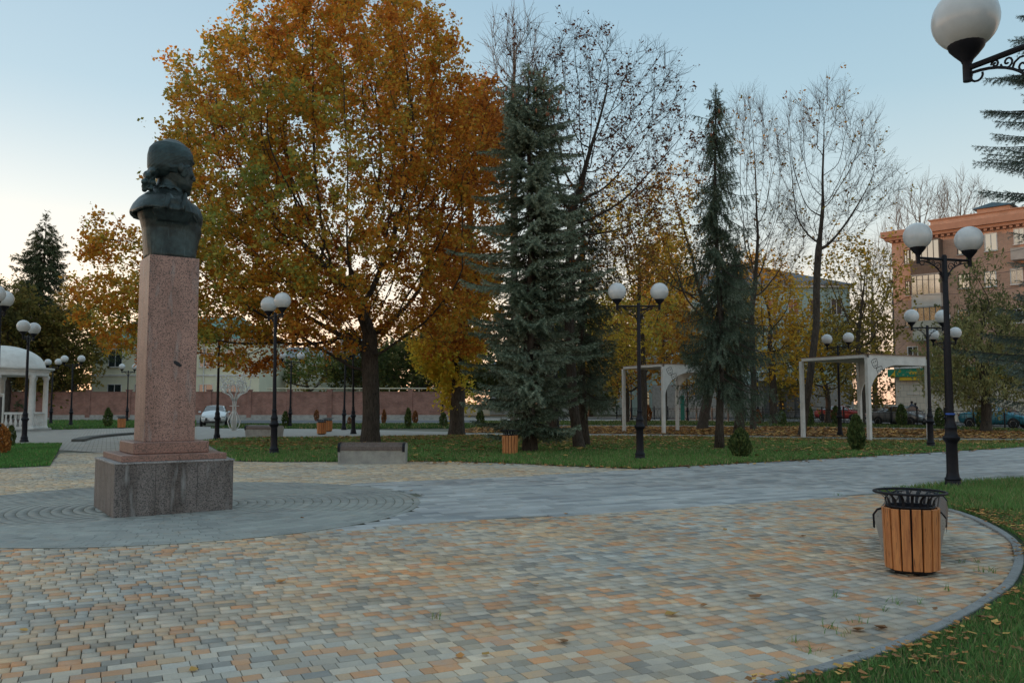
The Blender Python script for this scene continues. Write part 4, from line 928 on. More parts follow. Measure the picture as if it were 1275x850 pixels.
for sgn in (-1, 1):
    mb.sphere((.262,sgn*.095,.045), (.035,.042,.026), M4=HT)                       # eyes
    mb.sphere((.215,sgn*.15,-.08), (.08,.06,.07), M4=HT)                           # cheeks
    mb.sphere((.02,sgn*.262,-.04), (.05,.03,.085), M4=HT)                          # ears
body = mb.build('figure', M['bronze'], bust, True); remesh(body, .016, 2)
mb = MB()      # short cape over the shoulders, hanging clear of the body
def capering(z, cx, rx, ry, wv, ph=0, n=56, in_=0):
    o_ = []
    for i in range(n):
        a = 2*pi*i/n; k = 1+wv*.5*cos(5*a+ph)+wv*.5*sin(3*a+1+ph); fr = .03*cos(a)
        o_.append((cx+(rx*k-in_)*cos(a), (ry*k-in_)*sin(a), z-.14*max(0, cos(a))**2*(1 if z < .8 else .2)+.015*sin(5*a)*(1 if z < .8 else 0)))
    return o_
oc = [capering(.635,-.09,.49,.55,.035), capering(.68,-.09,.495,.55,.03), capering(.78,-.09,.45,.51,.02), capering(.87,-.09,.385,.44,.014), capering(.94,-.09,.30,.33,.01), capering(1.0,-.075,.235,.24,.0), capering(1.07,-.06,.22,.21,.0)]
ic = [capering(1.07,-.06,.18,.17,.0), capering(.90,-.09,.30,.38,.01,in_=.03), capering(.78,-.09,.45,.51,.02,in_=.05), capering(.66,-.09,.49,.55,.03,in_=.05)]
rr_ = oc+ic; n_ = 56; vs = [p for r_ in rr_ for p in r_]; K_ = len(rr_)
mb.add(vs, [(k*n_+i, k*n_+(i+1)%n_, ((k+1)%K_)*n_+(i+1)%n_, ((k+1)%K_)*n_+i) for k in range(K_) for i in range(n_)])
for fx in (.18, -.05): mb.tube([(fx-.05,-.30,.95),(fx-.09,-.46,.86),(fx-.13,-.535,.72),(fx-.15,-.56,.64)], [.02,.035,.04,.03], 8)
cape = mb.build('cape', M['bronze'], bust, True); remesh(cape, .015, 2)
HT0 = Matrix.Translation((-.02,0,1.38)) @ Matrix.Rotation(R(8),4,'Z')
mb = MB()      # wig: smooth cap, side roll, neck queue with its bow and curls
mb.loft([ringc(-.06,.25,.235,-.13,e=2), ringc(-.05,.295,.27,-.06,e=2), ringc(-.03,.325,.285,.04,e=2), ringc(-.02,.34,.295,.13,e=2), ringc(-.02,.325,.28,.23,e=2), ringc(-.02,.265,.235,.315,e=2), ringc(-.02,.16,.145,.365,e=2), ringc(-.02,.04,.04,.38,e=2)], HT)
mb.tube([HT @ Vector(p) for p in [(.20,-.22,.03),(.06,-.265,-.03),(-.12,-.25,-.07),(-.25,-.13,-.10),(-.29,0,-.11),(-.25,.13,-.10),(-.12,.25,-.07),(.06,.265,-.03),(.20,.22,.03)]], [.01,.02,.025,.028,.028,.028,.025,.02,.01], 10)
for i, (x, y, z, r_) in enumerate([(-.30,-.04,-.16,.085),(-.345,-.05,-.235,.075),(-.38,-.06,-.31,.07),(-.41,-.05,-.38,.055),(-.42,-.05,-.43,.04),(-.40,-.12,-.24,.05),(-.45,-.11,-.33,.045),(-.33,-.13,-.33,.05),(-.36,-.13,-.42,.04)]): mb.sphere((x*1.0+.02,y,z+.02), (r_,r_*1.15,r_), 14, 10, HT0)
for sgn in (-1, 1): mb.sphere((-.33,sgn*.12-.03,-.15), (.045,.09,.06), 14, 10, HT0)
mb.sphere((-.14,0,-.11), (.15,.20,.10), 20, 12, HT)
for sgn in (-1, 1): mb.sphere((.09,sgn*.235,-.05), (.07,.035,.13), 12, 8, HT)
hair = mb.build('wig', M['bronze_hair'], bust, True); remesh(hair, .015, 1)

# ------------------------------------------------------------------ lamp posts
def make_lamp(label, loc, rz, group='twin-globe lamp posts of the square'):
    t = empty('street_lamp', loc, rz, label, 'street lamp', group)
    part('base', M['black_iron'], t, lambda m: m.lathe([(.17,-.02),(.17,.05),(.145,.09),(.135,.16),(.15,.18),(.12,.22),(.105,.30),(.10,.84),(.115,.88),(.15,.92),(.155,.96),(.115,1.0),(.10,1.10),(.115,1.14),(.10,1.18),(.075,1.26),(.068,1.36),(.080,1.38),(.066,1.42)], 20), flat_angle=40)
    part('pole', M['black_iron'], t, lambda m: m.lathe([(.062,1.40),(.055,2.6),(.048,4.42),(.03,4.45),(.0,4.455)], 14, cap=False), flat_angle=40)
    part('crossarm', M['black_iron'], t, lambda m: m.tube([(-.60,0,4.36),(.60,0,4.36)], .026, 8), flat_angle=40)
    for sx in (-1, 1):
        def scroll(m):
            arc = [(sx*(.05+.52*(1-cos(a))), 0, 3.93+.38*sin(a)) for a in np.linspace(0, pi/2, 12)]
            m.tube(arc, .013, 6)
            for cx, cz, r0, d0 in ((.15,4.22,.085,1),(.27,4.29,.055,-1),(.10,4.09,.045,-1),(.37,4.31,.035,1)):
                sp = [(sx*(cx+r0*(1-k/16)*cos(k*.62*d0)), 0, cz+r0*(1-k/16)*sin(k*.62*d0)) for k in range(15)]
                m.tube(sp, .009, 5)
            m.tube([(sx*(.585-.0+.05*cos(a)+(-.06)), 0, 4.27+.045*sin(a)) for a in np.linspace(pi*.9, 2.2*pi, 10)], .010, 5)
        part('scroll_bracket', M['black_iron'], t, scroll)
        g = part('globe', M['globe'], t, lambda m: m.sphere((sx*.605,0,4.775), .258, 32, 20), smooth=True)
        part('globe_holder', M['black_iron'], t, lambda m: m.lathe([(.036,4.25),(.036,4.40),(.042,4.41),(.05,4.43),(.095,4.48),(.135,4.53),(.145,4.565),(.13,4.57)], 20, (sx*.605,0,0)), flat_angle=40)
    return t
def arm_angle(base, lpx, rpx, near):
    best = None
    for k in range(180):
        a = R(k); e = []
        for sg in (-1, 1): x, y = base.x+sg*.605*cos(a), base.y+sg*.605*sin(a); e.append((637.5+F*x/y*1.0, y))
        e.sort(); d = e[1][0]-e[0][0]; nl = 'L' if e[0][1] < e[1][1] else 'R'
        sc_ = abs(d-(rpx-lpx))+(0 if nl == near else 6)
        if best is None or sc_ < best[0]: best = (sc_, a)
    return best[1]
LAMPS = [(1187,608,1146,1210,'L','lamp post on the right lawn corner, largest complete one, behind the bench'), (797,573,767,820,'L','lamp post at the lawn edge in front of the small pergola'),
 (341,566,331,348,'R','lamp post left of the great oak, its globes nearly overlapping'), (1159,557,1133,1172,'L','lamp post just left of the largest one, in front of the brick block'),
 (1046,543,1029,1056,'R','lamp post seen through the large pergola'), (30,550,25,38,'L','lamp post in front of the white rotunda'), (88,530,77,99,'R','lamp post right of the rotunda before the brick wall'),
 (1180,546,1166,1194,'R','lamp post mostly hidden behind the largest lamp post'), (270,547,262,281,'R','lamp post right of the pedestal with its globes up in the oak leaves'), (158,525,150,166,'L','lamp post directly left of the column by the brick wall'),
 (361,532,347,373,'L','far lamp post left of the wooden bins with globes under the oak branch'), (428,535,422,434,'L','far lamp post left of the great oak trunk, the outer one'), (440,540,428,449,'L','far lamp post left of the great oak trunk, the one nearer to the trunk'),
 (551,531,541,561,'L','far lamp post left of the yellow-leaved oak'), (694,534,684,702,'R','far lamp post behind the blue spruce'), (786,523,778,790,'L','far lamp post behind the small pergola\'s roof'),
 (856,524,847,865,'L','far lamp post inside the small pergola near the green sign post'), (944,521,937,951,'R','far lamp post with one bright globe before the pale green block'), (63,528,56,69,'R','lamp post behind the right side of the rotunda'), (-7,570,-14,-3,'L','lamp post cut by the left edge of the picture')]
lamp0 = None
for i, (px, py, l_, r_, nr_, lb) in enumerate(LAMPS):
    q = at(px, py); a = arm_angle(q, l_, r_, nr_); q = (q.x, q.y, 0)
    if lamp0 is None: lamp0 = make_lamp(lb, q, a)
    else: c_ = copy_thing(lamp0, q, a, lb); c_.rotation_euler = (random.gauss(0,.006), random.gauss(0,.006), a)
copy_thing(lamp0, (4.04, 6.11, 0), math.atan2(-.89, .45), 'nearest lamp post, only one big globe reaching in at the top right')
tape = part('blue_tape', mat('blue_tape', (.02,.10,.45), None, 5, .5, 0), lamp0, lambda m: m.lathe([(.069,1.385),(.083,1.387),(.083,1.415),(.069,1.417)], 16, cap=False))

# ------------------------------------------------------------------ litter bins
def make_bin(label, loc, rz):
    t = empty('litter_bin', loc, rz, label, 'litter bin', 'slatted litter bins')
    n = 16
    for i in range(n):
        a = 2*pi*i/n
        part('slat', M['wood'], t, lambda m: m.box((0,0,.345+random.uniform(-.004,.004)), (.024, .084, .59), Matrix.Rotation(a,4,'Z') @ Matrix.Translation((.247+random.uniform(-.002,.002),0,0)) @ Matrix.Rotation(R(1.5),4,'Y'), bev=.003))
    part('liner', M['black_iron'], t, lambda m: m.lathe([(.20,.02),(.225,.03),(.228,.645),(.215,.648),(.212,.06),(.0,.055)], 24, cap=False), smooth=False)
    part('foot', M['black_iron'], t, lambda m: m.box((0,0,.012), (.34,.10,.024)).box((0,0,.013), (.10,.34,.024)))
    part('rim', M['black_iron'], t, lambda m: m.tube([(.35*cos(a), .35*sin(a), .79) for a in np.linspace(0, 2*pi, 37)], .0125, 8, cap=False).tube([(.232*cos(a), .232*sin(a), .652) for a in np.linspace(0, 2*pi, 37)], .011, 6, cap=False), smooth=True)
    for i in range(18):
        a = 2*pi*i/18
        def bar(m):
            pts_ = [(.232,.65),(.236,.69),(.25,.73),(.29,.765),(.345,.787)]
            vs = []
            for r_, z_ in pts_:
                for sw in (-.015, .015): vs.append((r_*cos(a)-sw*sin(a), r_*sin(a)+sw*cos(a), z_))
            vs += [(x*.985, y*.985, z_-.004) for x, y, z_ in vs]; k = 10
            fs = [(2*j, 2*j+1, 2*j+3, 2*j+2) for j in range(4)]+[(k+2*j+2, k+2*j+3, k+2*j+1, k+2*j) for j in range(4)]+[(2*j, 2*j+2, k+2*j+2, k+2*j) for j in range(4)]+[(2*j+1, k+2*j+1, k+2*j+3, 2*j+3) for j in range(4)]
            m.add(vs, fs)
        part('basket_bar', M['black_iron'], t, bar)
    return t
q = at(1152,719); bin0 = make_bin('large slatted wooden bin with a flared black rim, right foreground before the bench', (q.x, q.y+.24, 0), R(9)); bin0.scale = (.91, .91, .96)
for px, py, lb in [(635,567,'small slatted bin on the lawn under the blue spruce'), (399,541,'left one of the two wooden bins beyond the lawn'), (407,537.5,'right one of the two wooden bins beyond the lawn'), (149,533,'far wooden bin beside the green thuja before the brick wall')]:
    q = at(px, py); copy_thing(bin0, (q.x, q.y+.25, 0), random.random()*3, lb)

# ------------------------------------------------------------------ benches
def make_bench(label, loc, rz):
    t = empty('concrete_bench', loc, rz, label, 'bench', 'concrete benches with slatted tops'); Lb = 1.78
    prof = [(-.25,0),(.25,0),(.255,.08),(.315,.40),(-.315,.40),(-.255,.08)]
    def body(m):
        m.loft([[(x, yy, z) for x, z in prof] for yy in (-Lb/2+.07, Lb/2-.07)])
    part('body', M['concrete'], t, body)
    endp = [(-.25,0),(.25,0),(.26,.08),(.325,.40),(.325,.45),(.29,.50),(.20,.535),(.0,.548),(-.20,.535),(-.29,.50),(-.325,.45),(-.325,.40),(-.26,.08)]
    for sg in (-1, 1):
        y0, y1 = sg*(Lb/2-.068), sg*Lb/2
        part('end_panel', M['concrete'], t, lambda m: m.loft([[(x, yy, z) for x, z in endp] for yy in (min(y0,y1), max(y0,y1))]))
        band_ = [(-.338,.33),(-.340,.46),(-.30,.515),(-.20,.552),(0,.565),(.20,.552),(.30,.515),(.340,.46),(.338,.33)]
        part('metal_band', M['black_iron'], t, lambda m: m.loft([[(x-.006, sg*(Lb/2-.035)-.03, z), (x-.006, sg*(Lb/2-.035)+.04, z), (x*.97, sg*(Lb/2-.035)+.04, z-.012), (x*.97, sg*(Lb/2-.035)-.03, z-.012)] for x, z in band_]))
    arc = [(-.325,.415,-78),(-.29,.485,-50),(-.205,.53,-20),(-.103,.55,-8),(0,.556,0),(.103,.55,8),(.205,.53,20),(.29,.485,50),(.325,.415,78)]
    for x, z, an_ in arc:
        part('slat', M['dark_wood'], t, lambda m: m.box((0,0,0), (.088, Lb-.15, .03), Matrix.Translation((x*.97,0,z-.012)) @ Matrix.Rotation(R(an_),4,'Y'), bev=.004))
    return t
q = at(462,577.5); bench0 = make_bench('concrete bench in front of the great oak at the lawn edge', (q.x, q.y+.31, 0), pi/2+R(1))
nb = at(1141,703); copy_thing(bench0, (4.05+.40, 8.5+.78, 0), R(-28), 'concrete bench seen end-on right behind the large wooden bin')
q = at(325,544); copy_thing(bench0, (q.x, q.y+.5, 0), pi/2+R(-20), 'far concrete bench beyond the lawn, left of the wooden bins')

# ------------------------------------------------------------------ pergolas
def make_pergola(label, loc, rz):
    t = empty('pergola', loc, rz, label, 'pergola', 'white frame pergolas'); S = 3.72; Hh = 3.68; W_ = .16
    for x, y in ((0,0),(S,0),(0,S),(S,S)):
        part('post', M['pergola'], t, lambda m: m.box((x,y,(Hh-.14)/2-.02), (W_,W_,Hh-.10), bev=.006))
    for x, y in ((0,0),(S,0),(0,S),(S,S)): part('base_plate', M['black_iron'], t, lambda m: m.box((x,y,.0), (.26,.26,.06), bev=.004))
    part('beam', M['pergola'], t, lambda m: m.box((0,S/2,Hh-.07), (W_-.01,S-W_,.135), bev=.004))
    def panel(y0):
        def f(m):
            X1 = S; top = Hh; bt = Hh-.42; pts_ = [(.085,1.75)]
            for a in np.linspace(0, pi/2, 16): pts_.append((.10+1.75*(1-cos(a)), 1.9+(bt-1.9)*sin(a)))
            pts_ += [(X1-.085, bt), (X1-.085, top-.003), (.085, top-.003)]
            n = len(pts_); vs = [(x, y0-.03, z) for x, z in pts_]+[(x, y0+.03, z) for x, z in pts_]
            # build as quads between the curve and the top edge to keep it clean
            cur = [(.085,1.75)]+[p for p in pts_[1:17]]+[(X1-.085, bt)]
            vs = []; 
            for x, z in cur:
                for yy in (y0-.03, y0+.03): vs.append((x, yy, z)); vs.append((x, yy, top-.003))
            fs = []
            for k in range(len(cur)-1):
                a0 = 4*k; b0_ = 4*k+4
                fs += [(a0, b0_, b0_+1, a0+1), (a0+3, b0_+3, b0_+2, a0+2), (a0+2, b0_+2, b0_, a0), (a0+1, b0_+1, b0_+3, a0+3)]
            m.add(vs, fs)
        return f
    pan = part('arched_panel', M['pergola'], t, panel(0))
    mbp = MB(); panel(0)(mbp); mb3 = MB(); mb3.add(mbp.v, mbp.f, Matrix.Translation((S,S,0)) @ Matrix.Rotation(-pi/2,4,'Z')); mb3.build('arched_panel', M['pergola'], t)
    part('beam', M['pergola'], t, lambda m: m.box((S/2,S,Hh-.07), (S-W_,W_-.01,.135), bev=.004))
    dk = mat('cut_out', (.055,.05,.05), None, 5, .9, 0)
    # theatre mask cut-outs in the corner of the panel
    def masks(m):
        for cx, cz, sg in ((.42,3.30,1),(.72,2.98,-1)):
            T = Matrix.Translation((cx,-.034,cz)) @ Matrix.Rotation(R(-20),4,'Y')
            o_ = [(-.17,.17),(-.06,.19),(.06,.19),(.17,.17),(.17,.0),(.12,-.14),(0,-.22),(-.12,-.14),(-.17,.0),(-.17,.17)]
            m.tube([(x,0,z) for x, z in o_], .012, 4, T)
            for ex in (-.07,.07): m.tube([(ex-.035,0,.06),(ex,0,.06+.02*sg),(ex+.035,0,.06)], .016, 4, T)
            m.tube([(-.07,0,-.08),(0,0,-.08-.035*sg),(.07,0,-.08)], .014, 4, T)
    part('mask_ornament', dk, pan, masks)
    for k in range(22):
        part('roof_slat', M['pergola'], t, lambda m: m.box((.16+k*(S-.32)/21, S/2, Hh-.09), (.035, S-.18, .10)))
    part('roof_sheet', mat('roof_sheet', (.28,.16,.11), (.2,.12,.09), 3, .7, .1), t, lambda m: m.box((S/2,S/2,Hh+.012), (S+.18,S+.18,.022)))
    return t
q = at(1083,549.3); perg0 = make_pergola('large white pergola with mask cut-outs on the right', (q.x, q.y, 0), GA)
q = at(826.5,540); copy_thing(perg0, (q.x, q.y, 0), GA, 'smaller-looking white pergola further back behind the middle lamp post')

# ------------------------------------------------------------------ rotunda
q = at(62,537.5); RC = (xat(3, q.y+2.3), q.y+2.0)
rot = empty('white_rotunda', (RC[0], RC[1], 0), R(6), 'white domed rotunda with columns and balustrade at the left edge', 'rotunda')
ec = 2.72
part('floor', M['concrete'], rot, lambda m: m.lathe([(2.75,-.02),(2.75,.12),(0,.125)], 32, cap=False))
part('entablature', M['white_paint'], rot, lambda m: m.lathe([(2.25,3.22),(2.50,3.22),(2.50,3.42),(2.56,3.44),(2.56,3.52),(2.80,3.60),(2.80,3.68),(2.3,3.70),(2.25,3.22)], 48, cap=False), flat_angle=30)
part('dome', M['white_paint'], rot, lambda m: m.lathe([(2.30*cos(a)+.02, 3.68+1.32*sin(a)) for a in np.linspace(0, pi/2-.02, 18)], 48), flat_angle=50)
for k in range(8):
    a = R(-22.5+45*k); x, y = 2.36*cos(a), 2.36*sin(a)
    part('column', M['white_paint'], rot, lambda m: m.lathe([(.20,.12),(.20,.20),(.155,.24),(.15,.30),(.135,2.95),(.16,3.0),(.20,3.10),(.20,3.22)], 16, (x,y,0)), flat_angle=35)
    if k in (5, 6): continue
    a2 = R(22.5+45*k); p0 = Vector((x,y)); p1 = Vector((2.36*cos(a2), 2.36*sin(a2)))
    d = (p1-p0); ang_ = math.atan2(d.y, d.x); mid = (p0+p1)/2; ln = d.length-.30
    T = Matrix.Translation((mid.x, mid.y, 0)) @ Matrix.Rotation(ang_, 4, 'Z')
    part('handrail', M['white_paint'], rot, lambda m: m.box((0,0,1.02), (ln,.16,.10), T, bev=.01).box((0,0,.20), (ln,.14,.14), T))
    for j in range(6):
        part('baluster', M['white_paint'], rot, lambda m: m.lathe([(.06,.27),(.04,.32),(.085,.46),(.075,.56),(.035,.72),(.04,.86),(.06,.97)], 8, ((j-2.5)*ln/6,0,0), T), smooth=True)
copy_thing(bench0, (RC[0]+.5, RC[1]+.6, .12), pi/2, 'pale bench inside the white rotunda')
# ------------------------------------------------------------------ wire tree sculpture
q = at(291,536); ws = empty('wire_tree', (q.x, q.y, 0), 0, 'white openwork metal tree sculpture left of the great oak', 'sculpture'); sc_ = q.y/F
def cage(m):
    for k in range(8):
        a = 2*pi*k/8; m.tube([(.06*cos(a),.06*sin(a),0),(.30*cos(a),.30*sin(a),.25),(.38*cos(a),.38*sin(a),.55),(.26*cos(a),.26*sin(a),.85),(.10*cos(a),.10*sin(a),1.15)], .022, 5)
part('bulb', M['white_paint'], ws, cage, smooth=True)
def stem(m):
    for k in range(6):
        a = 2*pi*k/6; m.tube([(.10*cos(a),.10*sin(a),.0),(.10*cos(a),.10*sin(a),1.1),(.09*cos(a+.6),.09*sin(a+.6),1.5),(.13*cos(a+.8),.13*sin(a+.8),1.95)], .024, 5)
    m.tube([(.14*cos(a),.14*sin(a),1.45) for a in np.linspace(0,2*pi,17)], .02, 5, cap=False); m.tube([(-.28,0,1.45),(.28,0,1.45)], .02, 5)
part('stem', M['white_paint'], ws, stem, smooth=True)
rg = random.Random(3)
for k in range(11):
    a = 2*pi*k/11+rg.uniform(-.1,.1); reach = rg.uniform(.75,1.15)
    def br(m):
        p = [(.10*cos(a),.10*sin(a),1.75),(.35*reach*cos(a),.35*reach*sin(a),2.08),(.75*reach*cos(a),.75*reach*sin(a),2.26),(reach*cos(a),reach*sin(a),2.62)]
        m.tube(p, .028, 5)
        for f in (0,1):
            b_ = Vector(p[1+f]).lerp(Vector(p[2+f]), .5); e_ = b_+Vector((rg.uniform(-.22,.22), rg.uniform(-.22,.22), rg.uniform(.45,.85))); mdl = (b_+e_)/2+Vector((rg.uniform(-.08,.08),rg.uniform(-.08,.08),.05))
            m.tube([b_, mdl, e_], .02, 4)
            for _ in range(3):
                c_ = mdl.lerp(e_, rg.random()); m.tube([c_, c_+Vector((rg.uniform(-.2,.2),rg.uniform(-.2,.2),rg.uniform(.05,.3)))], .016, 4)
            for _ in range(3):
                c_ = mdl.lerp(e_, rg.random())+Vector((rg.uniform(-.15,.15),rg.uniform(-.15,.15),rg.uniform(-.1,.2))); m.sphere(c_, (.06,.02,.045), 6, 4)
    part('branch', M['white_paint'], ws, br, smooth=True)
part('mounting_plate', M['white_paint'], ws, lambda m: m.lathe([(.24,0),(.24,.03),(0,.032)], 16, cap=False))
# ------------------------------------------------------------------ brick wall on the left
m_brick = brickmat('wall_brick', (.34,.15,.11), (.25,.105,.08), (.36,.29,.25), .26, .085, msize=.008, stain=.5)
m_brick2 = brickmat('block_brick', (.68,.39,.27), (.57,.33,.23), (.36,.29,.24), .26, .085, msize=.01, stain=.25)
WY = 83.0; x0 = gx(-190, WY); x1 = gx(561, WY); HW = atY(300, 488.5, WY).z
bw = empty('brick_wall', (x0, WY, 0), 0, 'long low red-brown brick wall with piers behind the left lawns', 'wall')
n = int((x1-x0)/4.0); st = (x1-x0)/n
part('footing', M['concrete'], bw, lambda m: m.box(((x1-x0)/2, .0, .2), (x1-x0, .36, .5)))
for k in range(n):
    part('wall_section', m_brick, bw, lambda m: m.box((k*st+st/2, 0, HW/2+.12), (st-.46, .25, HW-.24)))
    part('coping', mat('coping', (.26,.14,.105), (.2,.11,.085), 3, .9, .3, coord='Object'), bw, lambda m: m.box((k*st+st/2, 0, HW+.04), (st-.47, .33, .09)))
for k in range(n+1):
    part('pier', m_brick, bw, lambda m: m.box((k*st, 0, HW/2+.2), (.46, .42, HW)).box((k*st, 0, HW+.25), (.54,.50,.10)))
gp = empty('gas_pipe', (gx(330,WY), WY+.6, 0), 0, 'pale yellow pipe running above the brick wall', 'pipe'); pl = gx(562,WY)-gx(330,WY)
mp_ = mat('pale_pipe', (.62,.58,.42), None, 3, .6, .1, coord='Object')
part('pipe', mp_, gp, lambda m: m.tube([(0,0,HW+.42),(pl,0,HW+.42)], .055, 8))
for k in range(7): part('bracket', mp_, gp, lambda m: m.box((.3+k*(pl-.6)/6, 0, (HW+.36)/2), (.08,.08,HW+.36)))

# ------------------------------------------------------------------ buildings
def window(parent, x0, x1, z0, z1, mt_frame, y=0, mull=1, reveal=.10, sill=True, transom=False):
    "a framed window in a wall whose outside faces -y"
    f = MB(); t_ = .07; cy_ = y-.02
    f.box(((x0+x1)/2, cy_, z1-t_/2), (x1-x0, .10, t_)).box(((x0+x1)/2, cy_, z0+t_/2), (x1-x0, .10, t_)).box((x0+t_/2, cy_, (z0+z1)/2), (t_, .096, z1-z0-2*t_)).box((x1-t_/2, cy_, (z0+z1)/2), (t_, .096, z1-z0-2*t_))
    for k in range(mull): f.box((x0+(x1-x0)*(k+1)/(mull+1), cy_, (z0+z1)/2), (.06, .09, z1-z0-2*t_))
    if transom: f.box(((x0+x1)/2, cy_+.002, z0+(z1-z0)*.68), (x1-x0-2*t_, .088, .05))
    fr = f.build('window', mt_frame, parent)
    p = MB(); p.box(((x0+x1)/2, y-.012, (z0+z1)/2), (x1-x0-2*t_+.01, .03, z1-z0-2*t_+.01)); p.build('pane', M['eglass'] if parent.name.startswith('apartment') and random.random() < .45 else M['glass'], fr)
    if sill:
        s2 = MB(); s2.box(((x0+x1)/2, y-.07, z0-.03), (x1-x0+.12, .18, .05)); s2.build('sill', M['white_paint'], fr)
    return fr
def hip_roof(m, x0, x1, y0, y1, z0, zr, rx0, rx1, ov=.4, ry=None):
    ym = ry if ry is not None else (y0+y1)/2
    vs = [(x0-ov,y0-ov,z0),(x1+ov,y0-ov,z0),(x1+ov,y1+ov,z0),(x0-ov,y1+ov,z0),(rx0,ym,zr),(rx1,ym,zr)]
    m.add(vs, [(0,1,5,4),(2,3,4,5),(1,2,5),(3,0,4),(3,2,1,0)])
# pale yellow house
HY = 93.0; hx0, hx1 = gx(113,HY), gx(322,HY); ez = atY(113,424,HY).z; rz_ = atY(150,394,HY+5).z
m_cream = mat('cream_render', (.74,.71,.53), (.66,.64,.48), .6, .9, .15, coord='Object'); m_groof = mat('green_metal_roof', (.09,.26,.22), (.07,.21,.175), 1.5, .5, .2, coord='Object')
hs = empty('yellow_house', (hx0, HY, 0), 0, 'pale yellow two-storey house with a green hipped roof behind the brick wall', 'house'); hw_ = hx1-hx0
part('wall', m_cream, hs, lambda m: m.box((hw_/2, 5.5, ez/2), (hw_, 11, ez)))
part('roof', m_groof, hs, lambda m: hip_roof(m, 0, hw_, 0, 11, ez+.25, rz_, 3.6, hw_-4))
part('cornice', M['white_paint'], hs, lambda m: m.box((hw_/2, 5.5, ez+.12), (hw_+.5, 11.5, .24)))
z_b = atY(113,467,HY).z; part('string_course', M['white_paint'], hs, lambda m: m.box((hw_/2, -.04, z_b), (hw_, .12, .18)))
for px in (142, 176, 209, 256, 290):
    xx = gx(px,HY)-hx0
    window(hs, xx-.8, xx+.8, atY(142,457,HY).z, atY(142,434,HY).z, M['white_paint'], 0, 1, transom=True)
    window(hs, xx-.8, xx+.8, .9, atY(142,478,HY).z, M['white_paint'], 0, 1)
part('downpipe', M['white_paint'], hs, lambda m: m.tube([(gx(253,HY)-hx0, -.12, .2),(gx(253,HY)-hx0, -.12, ez)], .06, 8))
# low pale building behind the oak trunk
HY2 = 112; a0, a1 = gx(322,HY2), gx(478,HY2); t2 = atY(400,446,HY2).z
lb_ = empty('pale_building', (a0, HY2, 0), 0, 'low pale grey-green building behind the wall, left of the great oak trunk', 'building')
part('wall', mat('pale_green_render', (.52,.60,.52), (.44,.52,.45), .5, .9, .15, coord='Object'), lb_, lambda m: m.box(((a1-a0)/2,4,t2/2), (a1-a0,8,t2)))
part('roof', mat('grey_roof', (.22,.24,.25), (.16,.17,.18), 2, .7, .2, coord='Object'), lb_, lambda m: hip_roof(m, 0, a1-a0, 0, 8, t2+.01, t2+1.8, 3, a1-a0-3))
for k in range(6): xx = 1.8+k*(a1-a0-3.6)/5; window(lb_, xx-.7, xx+.7, t2-2.4, t2-.8, M['white_paint'])
# pale block between spruce and small pergola, far behind
HY3 = 118; a0, a1 = gx(610,HY3), gx(800,HY3); t3 = atY(700,455,HY3).z
lb_ = empty('grey_building', (a0, HY3, 0), 0, 'long pale grey two-storey building glimpsed between the blue spruce and the small pergola', 'building')
part('wall', mat('pale_grey_render', (.56,.56,.54), (.46,.47,.46), .5, .9, .15, coord='Object'), lb_, lambda m: m.box(((a1-a0)/2,5,t3/2), (a1-a0,10,t3)))
part('roof', MATS['grey_roof'], lb_, lambda m: hip_roof(m, 0, a1-a0, 0, 10, t3+.01, t3+2, 4, a1-a0-4))
for k in range(8):
    xx = 1.8+k*(a1-a0-3.6)/7
    for zb in (1.0, 4.2): window(lb_, xx-.7, xx+.7, zb, min(zb+1.8, t3-.3), M['white_paint'])
# pale green public building with its pediment
HY4 = 96; a0, a1 = gx(812,HY4), gx(1062,HY4); e4 = atY(945,358,HY4).z; r4 = atY(948,323,HY4).z; wd = a1-a0
gb = empty('green_building', (a0, HY4, 0), 0, 'big pale green four-storey building with a grey pediment roof behind the bare trees', 'building')
m_pg = mat('aqua_render', (.42,.54,.50), (.35,.46,.43), .6, .9, .2, coord='Object')
part('wall', m_pg, gb, lambda m: m.box((wd/2,8,e4/2), (wd,16,e4)))
part('roof', mat('slate_roof', (.17,.18,.20), (.13,.14,.155), 1.4, .75, .3, coord='Object'), gb, lambda m: m.add([(-.5,-.6,e4+.3),(wd+.5,-.6,e4+.3),(wd+.5,16.5,e4+.3),(-.5,16.5,e4+.3),(wd/2,3,r4),(wd/2,13,r4)], [(0,1,4),(1,2,5,4),(2,3,5),(3,0,4,5),(3,2,1,0)]))
part('cornice', M['white_paint'], gb, lambda m: m.box((wd/2, 7.9, e4+.15), (wd+.8, 16.6, .28)))
part('dormer', mat('dormer_red', (.16,.07,.05), None, 3, .8, .2, coord='Object'), gb, lambda m: m.box((gx(972,HY4)-a0, 1.6, atY(972,340,HY4).z), (1.3,1.6,1.1)))
for fl, (pt, pb) in enumerate([(372,392),(405,424),(437,456)]):
    for k in range(9):
        xx = 1.6+k*(wd-3.2)/8; window(gb, xx-.65, xx+.65, atY(945,pb,HY4).z, atY(945,pt,HY4).z, M['white_paint'], mull=1)
part('plinth_course', M['concrete'], gb, lambda m: m.box((wd/2,-.1,1.9), (wd,.3,3.8)))
for px in (948, 960, 972, 985): xx = gx(px,HY4)-a0; part('portico_column', mat('dark_stone', (.07,.07,.07), (.10,.10,.10), 2, .8, .3, coord='Object'), gb, lambda m: m.lathe([(.38,0),(.38,.2),(.30,.3),(.27,4.0),(.38,4.2)], 12, (xx,-2.0,0)))
part('portico_roof', M['white_paint'], gb, lambda m: m.box((gx(967,HY4)-a0, -1.3, 4.35), (5.2, 2.6, .35)))
part('awning', mat('teal_awning', (.05,.20,.20), None, 3, .6, .1), gb, lambda m: m.box((gx(992,HY4)-a0,-1.0,2.9), (2.6,1.8,.12), Matrix.Identity(4)))
